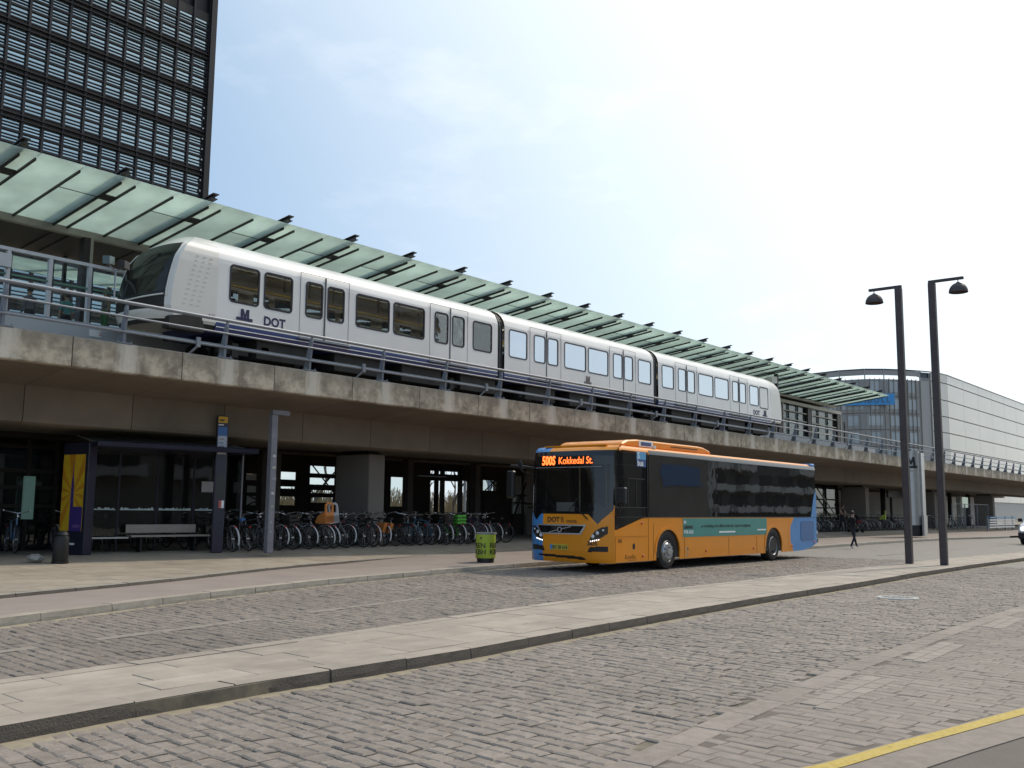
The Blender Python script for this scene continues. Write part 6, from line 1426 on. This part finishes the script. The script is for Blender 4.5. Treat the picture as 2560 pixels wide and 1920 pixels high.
def brace(p, q, w=.04): mb = MB(); mb.bar((p[0],29.85,p[1]), (q[0],29.85,q[1]), w, w); mb.build('brace', m_dk, uc)
for a, b, z0, z1 in ((21.65,22.5,1.7,2.05),(24.55,25.9,2.0,3.24),(34.78,35.9,2.5,3.2)): brace((a,z0),(b,z1)); brace((a,z1),(b,z0))
brace((36.9,1.3),(37.9,3.0),.06); brace((36.9,1.8),(37.8,2.7)); brace((36.9,2.3),(37.85,2.3),.08); brace((36.9,1.95),(37.85,1.95),.07); brace((37.6,1.3),(37.6,3.3),.05)
for x, w in ((31.38,.10),(31.75,.12),(33.0,.04)): mb = MB(); mb.box(x, x+w, 29.7, 29.9, .4, 3.5); mb.build('column', m_dk, uc)
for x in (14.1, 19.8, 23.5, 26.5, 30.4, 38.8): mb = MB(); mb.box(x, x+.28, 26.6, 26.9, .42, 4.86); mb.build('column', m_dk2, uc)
mb = MB(); mb.box(4, 58, 26.2, 26.4, 3.46, 3.7); mb.build('service_duct', m_dk, uc)
mb = MB(); mb.box(28.0, 29.6, 27.5, 27.6, 2.9, 2.95); mb.build('light_fitting', m_galv, uc)
for k in range(9): mb = MB(); mb.box(38.4-k*.28, 38.75-k*.28, 27.4, 28.6, .42+k*.18, .50+k*.18); mb.build('stair_tread', m_dk, uc)
# glazed shop front at the far left with a lit turquoise panel
sf = thing('shop_front', 'dim glazed shop front with faintly glowing panels left of the shelter', 'shop front', (11.5,27,.42))
mb = MB(); mb.box(8.2, 13.2, 27.05, 27.1, .42, 3.2); mb.build('glazing', glass('shop_glass', (.22,.25,.26), .4), sf)
for x in (8.2, 10.4, 12.42, 13.2): mb = MB(); mb.box(x-.05, x+.05, 26.95, 27.05, .42, 3.4); mb.build('mullion', m_dk, sf)
for z in (1.55, 2.05, 2.5, 3.15): mb = MB(); mb.box(8.2, 13.2, 26.97, 27.04, z, z+.10); mb.build('transom', m_dk, sf)
mb = MB(); mb.box(8.2, 12.9, 27.6, 27.65, 2.58, 3.12); mb.build('back_panel', mat('glow_panel', (.30,.33,.36), .7, var=.3, scale=2, emit=(.5,.6,.68), es=.10), sf)  # panel's own glow stands in for the shop's interior light
mb = MB(); mb.box(8.2, 11.6, 27.9, 27.95, 1.2, 2.5); mb.build('wall', mat('glow_wall', (.16,.16,.15), .8, emit=(.5,.5,.46), es=.035), sf)  # weak glow on the wall imitates light inside the shop
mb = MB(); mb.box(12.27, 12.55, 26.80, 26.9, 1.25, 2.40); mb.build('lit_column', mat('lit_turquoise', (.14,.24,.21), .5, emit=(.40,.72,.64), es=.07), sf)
for x, z in ((10.85,2.1),(11.62,2.12),(12.3,2.15),(12.75,2.15)): mb = MB(); mb.box(x, x+.16, 27.2, 27.22, z, z+.13); mb.build('lit_sign', mat('lit_notice', (.4,.45,.42), .6, emit=(.7,.85,.8), es=.35), sf)
# right-hand ground floor: pale panels and glass between the piers
gf = thing('station_ground_floor', 'pale panelled ground floor wall seen between the right-hand piers', 'wall', (95,33,.4))
m_pan = mat('pale_panel', (.52,.51,.49), .5, var=.08, scale=1, rand=.07)
for i, x in enumerate(np.arange(72.0, 140, 3.4)):
    for z0, z1 in ((.42,1.7),(1.72,2.75),(2.77,3.9)): mb = MB(); mb.box(x+.02, x+3.38, 34.0, 34.1, z0, z1); mb.build('panel', m_pan, gf)
for x in (66.8, 68.9, 71.2): mb = MB(); mb.box(x-.06, x+.06, 27.0, 27.1, .42, 3.9); mb.build('mullion', m_dk, gf)
for z in (1.9, 2.5): mb = MB(); mb.box(66.8, 71.2, 27.0, 27.08, z, z+.09); mb.build('transom', m_dk, gf)
mb = MB(); mb.box(66.8, 71.2, 27.12, 27.14, .42, 3.9); mb.build('glazing', glass('lobby_glass', (.55,.63,.64), .3), gf)
mb = MB(); mb.bar((67.0,26.9,3.3), (70.5,26.9,1.3), .05, .1); mb.build('handrail', m_gut, gf)
for x, w in ((72.5,.25),(79.6,.3),(98.2,.4),(104.5,.5)): mb = MB(); mb.box(x, x+w, 26.5, 26.8, .42, 4.0); mb.build('column', m_dk, gf)
mb = MB(); mb.box(100.5, 102.2, 26.0, 26.1, 2.2, 3.2); mb.build('lit_panel', mat('lit_greenish', (.5,.55,.5), .5, emit=(.75,.9,.8), es=.4), gf)
mb = MB(); mb.box(102.6, 108, 26.8, 27.2, .42, 3.3); mb.build('light_wall', m_pan, gf)
sgn = thing('hanging_sign', 'dark hanging sign board under the viaduct left of the pylon', 'sign', (80,25.9,3.2))
mb = MB(); mb.box(78.5, 82.4, 25.8, 25.95, 2.85, 3.42); mb.build('board', m_black, sgn, bevel=.02)
mb = MB(); mb.box(79.7, 79.95, 25.98, 26.1, .42, 3.45); mb.build('post', m_dk, sgn)

# ------------------------------------------------------------------ dark office tower
TY = 74.0
m_tfr = mat('tower_frame', (.013,.010,.012), .55, var=.2, scale=.6)
m_tsp = mat('tower_spandrel', (.030,.023,.020), .6, var=.25, scale=.8)
def pane_mat():
    m = mat('tower_glass', (.46,.54,.54), .10, metal=.92, var=.2, scale=.25, rand=.10); return m
m_tgl = pane_mat()
tw = thing('office_tower', 'dark office tower of black louvres and blue glass behind the canopy', 'tower', (30,TY,0))
MOD, TXR = 1.562, .6475*TY; NM = 24; FH = 3.6; Z00 = 1.65+.5353*TY-FH*12     # top of a cell row sits on this grid
mb = MB(); mb.box(TXR-NM*MOD-.6, TXR-.05, TY+.35, TY+22, 0, 70); mb.build('core', m_tfr, tw)
mb = MB(); mb.box(TXR-.55, TXR, TY-.25, TY+.35, 0, 70); mb.build('corner_fin', m_tfr, tw)
def one(key, fn, m_, name, x, z, parent=tw):
    if key not in first:
        mb = MB(); fn(mb); o = mb.build(name, m_, None); me = o.data; bpy.data.objects.remove(o); first[key] = me
    o = bpy.data.objects.new(name, first[key]); COL.objects.link(o); o.parent = parent; o.location = Vector((x, TY, z))-parent_loc(parent); return o
for k in range(NM+1):
    one('mull', lambda mb: mb.box(-.09,.09,-.02,.34,0,70), m_tfr, 'mullion', TXR-.55-k*MOD, 0)
seen_f = range(5, 14)
strip_far = MB()
CELLS = [(-.78,0),(-1.72,-.95),(-2.76,-1.88)]
for f_ in range(1, 19):
    zt = Z00+f_*FH
    vis = f_ in seen_f
    if vis:
        for c0_, c1_ in CELLS:
            for k in range(13): one('pane%.2f' % c0_, lambda mb: mb.box(-MOD+.10,-.10,.18,.20,c0_,c1_), m_tgl, 'pane', TXR-.55-k*MOD, zt)
            one('pstrip%.2f' % c0_, lambda mb: mb.box(-(NM-13)*MOD,-.1,.18,.20,c0_,c1_), m_tgl, 'pane', TXR-.55-13*MOD, zt)
            for t in (.30,.62): one('bl%.2f%.2f' % (c0_, t), lambda mb: mb.box(-NM*MOD,0,.06,.14,c0_+(c1_-c0_)*t-.03,c0_+(c1_-c0_)*t+.03), m_tfr, 'louvre', TXR-.55, zt)
        for a, b in ((-.95,-.78),(-1.88,-1.72),(-2.86,-2.76)): one('tr%.2f' % a, lambda mb: mb.box(-NM*MOD,0,.02,.30,a,b), m_tfr, 'transom', TXR-.55, zt)
        one('sp', lambda mb: mb.box(-NM*MOD,0,.10,.30,-3.52,-2.87), m_tsp, 'spandrel', TXR-.55, zt)
        for a in (-3.6,-3.22): one('spl%.2f' % a, lambda mb: mb.box(-NM*MOD,0,-.14,.10,a,a+.06), m_tfr, 'louvre', TXR-.55, zt)
    else:
        strip_far.box(TXR-.55-NM*MOD, TXR-.55, TY+.1, TY+.3, zt-3.6, zt-2.8)
o = strip_far.build('lower_spandrels', m_tsp, tw); tag(o, kind='stuff')
# row of small white fixings along the corner
for k in range(22): one('fix', lambda mb: mb.box(-.06,.06,-.02,.02,-.07,.07), m_white, 'corner_fixing', TXR-.72, Z00+FH*5.2+k*.95)

# ------------------------------------------------------------------ curved glass office block at the right
rb = thing('curved_office', 'large pale glass office block with rounded end and blue sign', 'office building', (247,68,0))
plan = [(262,140),(247,124),(237.5,110),(232,97),(229.8,86),(230.6,80.2),(233.2,76.6),(236.8,73.4),(241,70.8),(244.2,69.2),(247,68.2),(252,67.6)]
for x in range(266, 430, 14): plan.append((x, 67.6-(x-252)*.004))
# resample the curve finely
pts = []
for (a, b), (c, d) in zip(plan, plan[1:]):
    n_ = max(1, int(math.hypot(c-a, d-b)/3.4)) if c <= 252 else 1
    for k in range(n_): t = k/n_; pts.append((a+(c-a)*t, b+(d-b)*t))
pts.append(plan[-1])
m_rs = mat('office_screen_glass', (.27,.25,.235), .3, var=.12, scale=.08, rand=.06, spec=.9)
m_rl = mat('office_glass_sky_tone', (.46,.425,.375), .16, var=.08, scale=.05, rand=.03, spec=.9, wear=.10, wscale=.04)  # pale base colour carries the sky reflected in the long flank
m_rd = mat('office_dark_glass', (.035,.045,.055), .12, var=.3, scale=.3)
m_rb2 = mat('office_band', (.38,.36,.34), .5, var=.1)
FHs = [0,4.6,8.7,12.8,16.9,20.9,24.8,28.8,33.0,35.2]
for (xa, ya), (xb, yb) in zip(pts, pts[1:]):
    d = Vector((xb-xa, yb-ya, 0)); L = d.length; d.normalize(); nrm = Vector((d.y, -d.x, 0))
    if nrm.dot(Vector((-240,-70,0))) < 0: nrm = -nrm
    xm = (xa+xb)/2; ym = (ya+yb)/2
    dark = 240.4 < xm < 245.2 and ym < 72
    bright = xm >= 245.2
    for j in range(len(FHs)-1):
        z0, z1 = FHs[j]+.18, FHs[j+1]-.06
        if j == 8 and not bright:      # open screen at the top
            z0 = 33.9
        if z1 < 6: continue
        g_ = .05
        a, b = Vector((xa, ya, 0))+d*g_, Vector((xb, yb, 0))-d*g_
        off = nrm*(0 if not dark else -.6)
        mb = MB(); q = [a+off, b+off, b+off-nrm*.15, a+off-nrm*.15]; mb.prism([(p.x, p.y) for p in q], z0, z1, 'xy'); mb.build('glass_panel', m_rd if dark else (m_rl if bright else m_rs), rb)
        if not bright and not dark and j < 8 and L > 2.5:   # window behind the screen
            c_ = a.lerp(b, .5); w = (b-a).length*random.uniform(.16,.42); mb = MB(); q = [c_-d*w+nrm*.03, c_+d*w+nrm*.03, c_+d*w-nrm*.01, c_-d*w-nrm*.01]; mb.prism([(p.x, p.y) for p in q], z0+.9, z1-.5, 'xy'); mb.build('window', mat('office_window', (.42,.45,.46), .15, var=.15, scale=.3, rand=.1), rb)
    if not bright and not dark:      # slim fins on the curved end
        for t in (.25,.5,.75,1.0): p_ = Vector((xa, ya, 0)).lerp(Vector((xb, yb, 0)), t)+nrm*.15; mb = MB(); mb.bar((p_.x,p_.y,6), (p_.x,p_.y,33.2), .08, .25, upv=(nrm.x,nrm.y,0)); mb.build('fin', m_gut, rb)
    mb = MB(); a, b = Vector((xa, ya, 0)), Vector((xb, yb, 0)); q = [a-nrm*.3, b-nrm*.3, b-nrm*3, a-nrm*3]; mb.prism([(p.x, p.y) for p in q], 0, 35.1 if bright else 33.0, 'xy'); mb.build('inner_wall', m_rb2, rb)
    mb = MB(); mb.bar((xa,ya,35.3), (xb,yb,35.3), .25, .22); mb.bar((xa-nrm.x*3,ya-nrm.y*3,35.6), (xb-nrm.x*3,yb-nrm.y*3,35.6), .2, .2) if not bright else None; mb.build('roof_rail', m_dsteel if not bright else m_gut, rb)
    if not bright: mb = MB(); mb.bar((xa,ya,33.0), (xa,ya,35.3), .18, .3); mb.build('screen_post', m_rb2, rb)
# the blue name sign, a slab standing off the curved end
sa, sb_ = Vector((229.2,85.0,0)), Vector((233.4,74.4,0)); d = (sb_-sa).normalized(); nrm = Vector((d.y,-d.x,0)); nrm = -nrm if nrm.x > 0 else nrm
mb = MB(); q = [sa+nrm*.9, sb_+nrm*.9, sb_+nrm*.6, sa+nrm*.6]; mb.prism([(p.x, p.y) for p in q], 26.7, 29.3, 'xy'); sg_ = mb.build('name_sign', mat('sign_blue', (.065,.30,.62), .5, var=.03), rb)
tp = sa+nrm*.96+d*.9
text('sign_lettering', 'RAMBOLL', 2.05, mat('sign_grey', (.10,.13,.17), .5), rb, (tp.x, tp.y, 27.25), (R(90), 0, math.atan2(d.y, d.x)), thick=.1, spacing=1.28, xs=.88)

# ------------------------------------------------------------------ far side vegetation
m_bark = mat('bark', (.10,.085,.075), .9, var=.25, scale=6)
def bare_tree(x, y, h, label, seed):
    rg = random.Random(seed); t = thing('bare_tree', label, 'tree', (x,y,.3), 'bare trees beyond the viaduct')
    trunk = MB(); crown = MB()
    def grow(p, d, L, r_, depth):
        q = p+d*L; mb_ = trunk if depth == 0 else crown
        mid = p.lerp(q, .5)+Vector((rg.uniform(-.05,.05),rg.uniform(-.05,.05),0))*L
        mb_.path([p, mid, q], r_, 5, rad=[r_, r_*.85, r_*.7])
        if depth >= 6 or r_ < .006: return
        for k in range(rg.choice((2,2,3))):
            a = rg.uniform(0, 6.28); sp_ = rg.uniform(.35,.75); nd = (d+Vector((math.cos(a)*sp_, math.sin(a)*sp_, rg.uniform(-.05,.25)))).normalized()
            grow(q-d*L*rg.uniform(0,.25), nd, L*rg.uniform(.62,.85), r_*rg.uniform(.55,.72), depth+1)
    grow(Vector((x,y,.3)), Vector((0,0,1)), h*.28, h*.019, 0)
    trunk.build('trunk', m_bark, t, smooth=True); crown.build('crown', m_bark, t, smooth=True)
for x, y, h, lab, s_ in ((50.2,48,6.5,'slim bare tree in the left half of the bright gap under the viaduct',1),(53.0,48.5,7.0,'bare tree in the middle of the bright gap under the viaduct',2),(41.5,50,7.2,'bare tree seen in the gap left of the concrete pier',3),(48.0,52,6.4,'bare tree seen through the window right of the concrete pier',4),(60.5,52,7.0,'bare tree seen in the small gap just left of the bus',5),(36.2,50,7.0,'bare tree seen behind the grey street pole',6)):
    bare_tree(x, y, h, lab, s_)
thk = MB(); rg = random.Random(5)
for k in range(2600):
    x = rg.uniform(40, 110); y = rg.uniform(66, 84); h = rg.uniform(1.4, 3.6)*(1 if x < 90 else .9)
    a = Vector((x, y, .1)); b = a+Vector((rg.uniform(-.6,.6), rg.uniform(-.4,.4), h)); thk.bar(a, b, .05, .05)
    for j in range(2): c = a.lerp(b, rg.uniform(.3,.8)); thk.bar(c, c+Vector((rg.uniform(-.8,.8), rg.uniform(-.4,.4), rg.uniform(.3,1.0))), .03, .03)
o = thk.build('thicket', mat('dry_scrub', (.24,.18,.10), .95, var=.3, scale=.5)); tag(o, 'band of dry brown scrub beyond the viaduct', 'scrub', kind='stuff')
bmk = MB(); xs3 = np.linspace(-60, 420, 90); n_ = len(xs3)
hh = [rg.uniform(1.3, 2.6) for _ in xs3]
bmk.add([(x, 86, 0) for x in xs3]+[(x, 89+rg.uniform(-1,1), h) for x, h in zip(xs3, hh)]+[(x, 97, 0) for x in xs3], [(j*n_+i, j*n_+i+1, (j+1)*n_+i+1, (j+1)*n_+i) for j in range(2) for i in range(n_-1)])
o = bmk.build('scrub_bank', mat('scrub_bank', (.22,.175,.115), .95, var=.35, scale=.6), smooth=True); tag(o, kind='structure')
for x, lab in ((52.0,'pale slim post left of the middle bare tree'), (54.6,'pale slim post right of the middle bare tree')):
    t = thing('slim_post', lab, 'post', (x,46.5,.3)); mb = MB(); mb.box(x-.07, x+.07, 46.45, 46.6, .3, 4.0); mb.build('shaft', m_galv, t); mb = MB(); mb.box(x-.5, x+.07, 46.46, 46.59, 3.9, 4.02); mb.build('head', m_galv, t)

# ------------------------------------------------------------------ buildings across the street, seen only as reflections in the glass
m_rf = mat('facade_brown', (.30,.26,.215), .85, var=.2, scale=.3); m_rf2 = mat('facade_dark', (.03,.028,.026), .7); m_rwh = mat('balcony_pale', (.60,.58,.54), .7); m_rf3 = mat('facade_charcoal', (.13,.12,.11), .8, var=.2, scale=.3)
def block(name, label, x0, x1, y0, z1, bands, m_):
    t = thing(name, label, 'building', ((x0+x1)/2, y0, 0))
    mb = MB(); mb.box(x0, x1, y0-14, y0, 0, z1); mb.build('wall', m_, t)
    for z in bands:
        x = x0+1
        while x < x1-4:
            w = random.uniform(3, 6); mb = MB(); mb.box(x, min(x+w, x1-1), y0, y0+.06, z+1.0, z+2.4); mb.build('window', m_rf2, t)
            if random.random() < .75: mb = MB(); mb.box(x-.3, min(x+w+.3, x1-.7), y0+.05, y0+1.3, z, z+.9); mb.build('balcony', m_rwh, t)
            x += w+random.uniform(1.2, 3)
    return t
bb_ = block('apartment_block', 'brown apartment block mirrored in the front half of the bus windows', 86, 112, -30, 17, [], m_rf)
mb = MB(); mb.box(99.5, 109, -29.99, -29.9, 4.5, 7.0); mb.build('blue_hoarding', mat('hoarding_blue', (.12,.22,.42), .6), bb_)
mb = MB(); mb.box(111.5, 112.3, -30.2, -29.8, 0, 17); mb.build('pale_corner', m_rwh, bb_)
block('apartment_block', 'dark apartment block with pale balconies mirrored in the rear half of the bus windows', 114, 178, -32, 13.5, [1.5,4.3,7.1,9.9], m_rf3)
block('apartment_block', 'tall brown block mirrored in the front train windows', 24, 84, -34, 30, [4,8,12,16,20,24], m_rf)
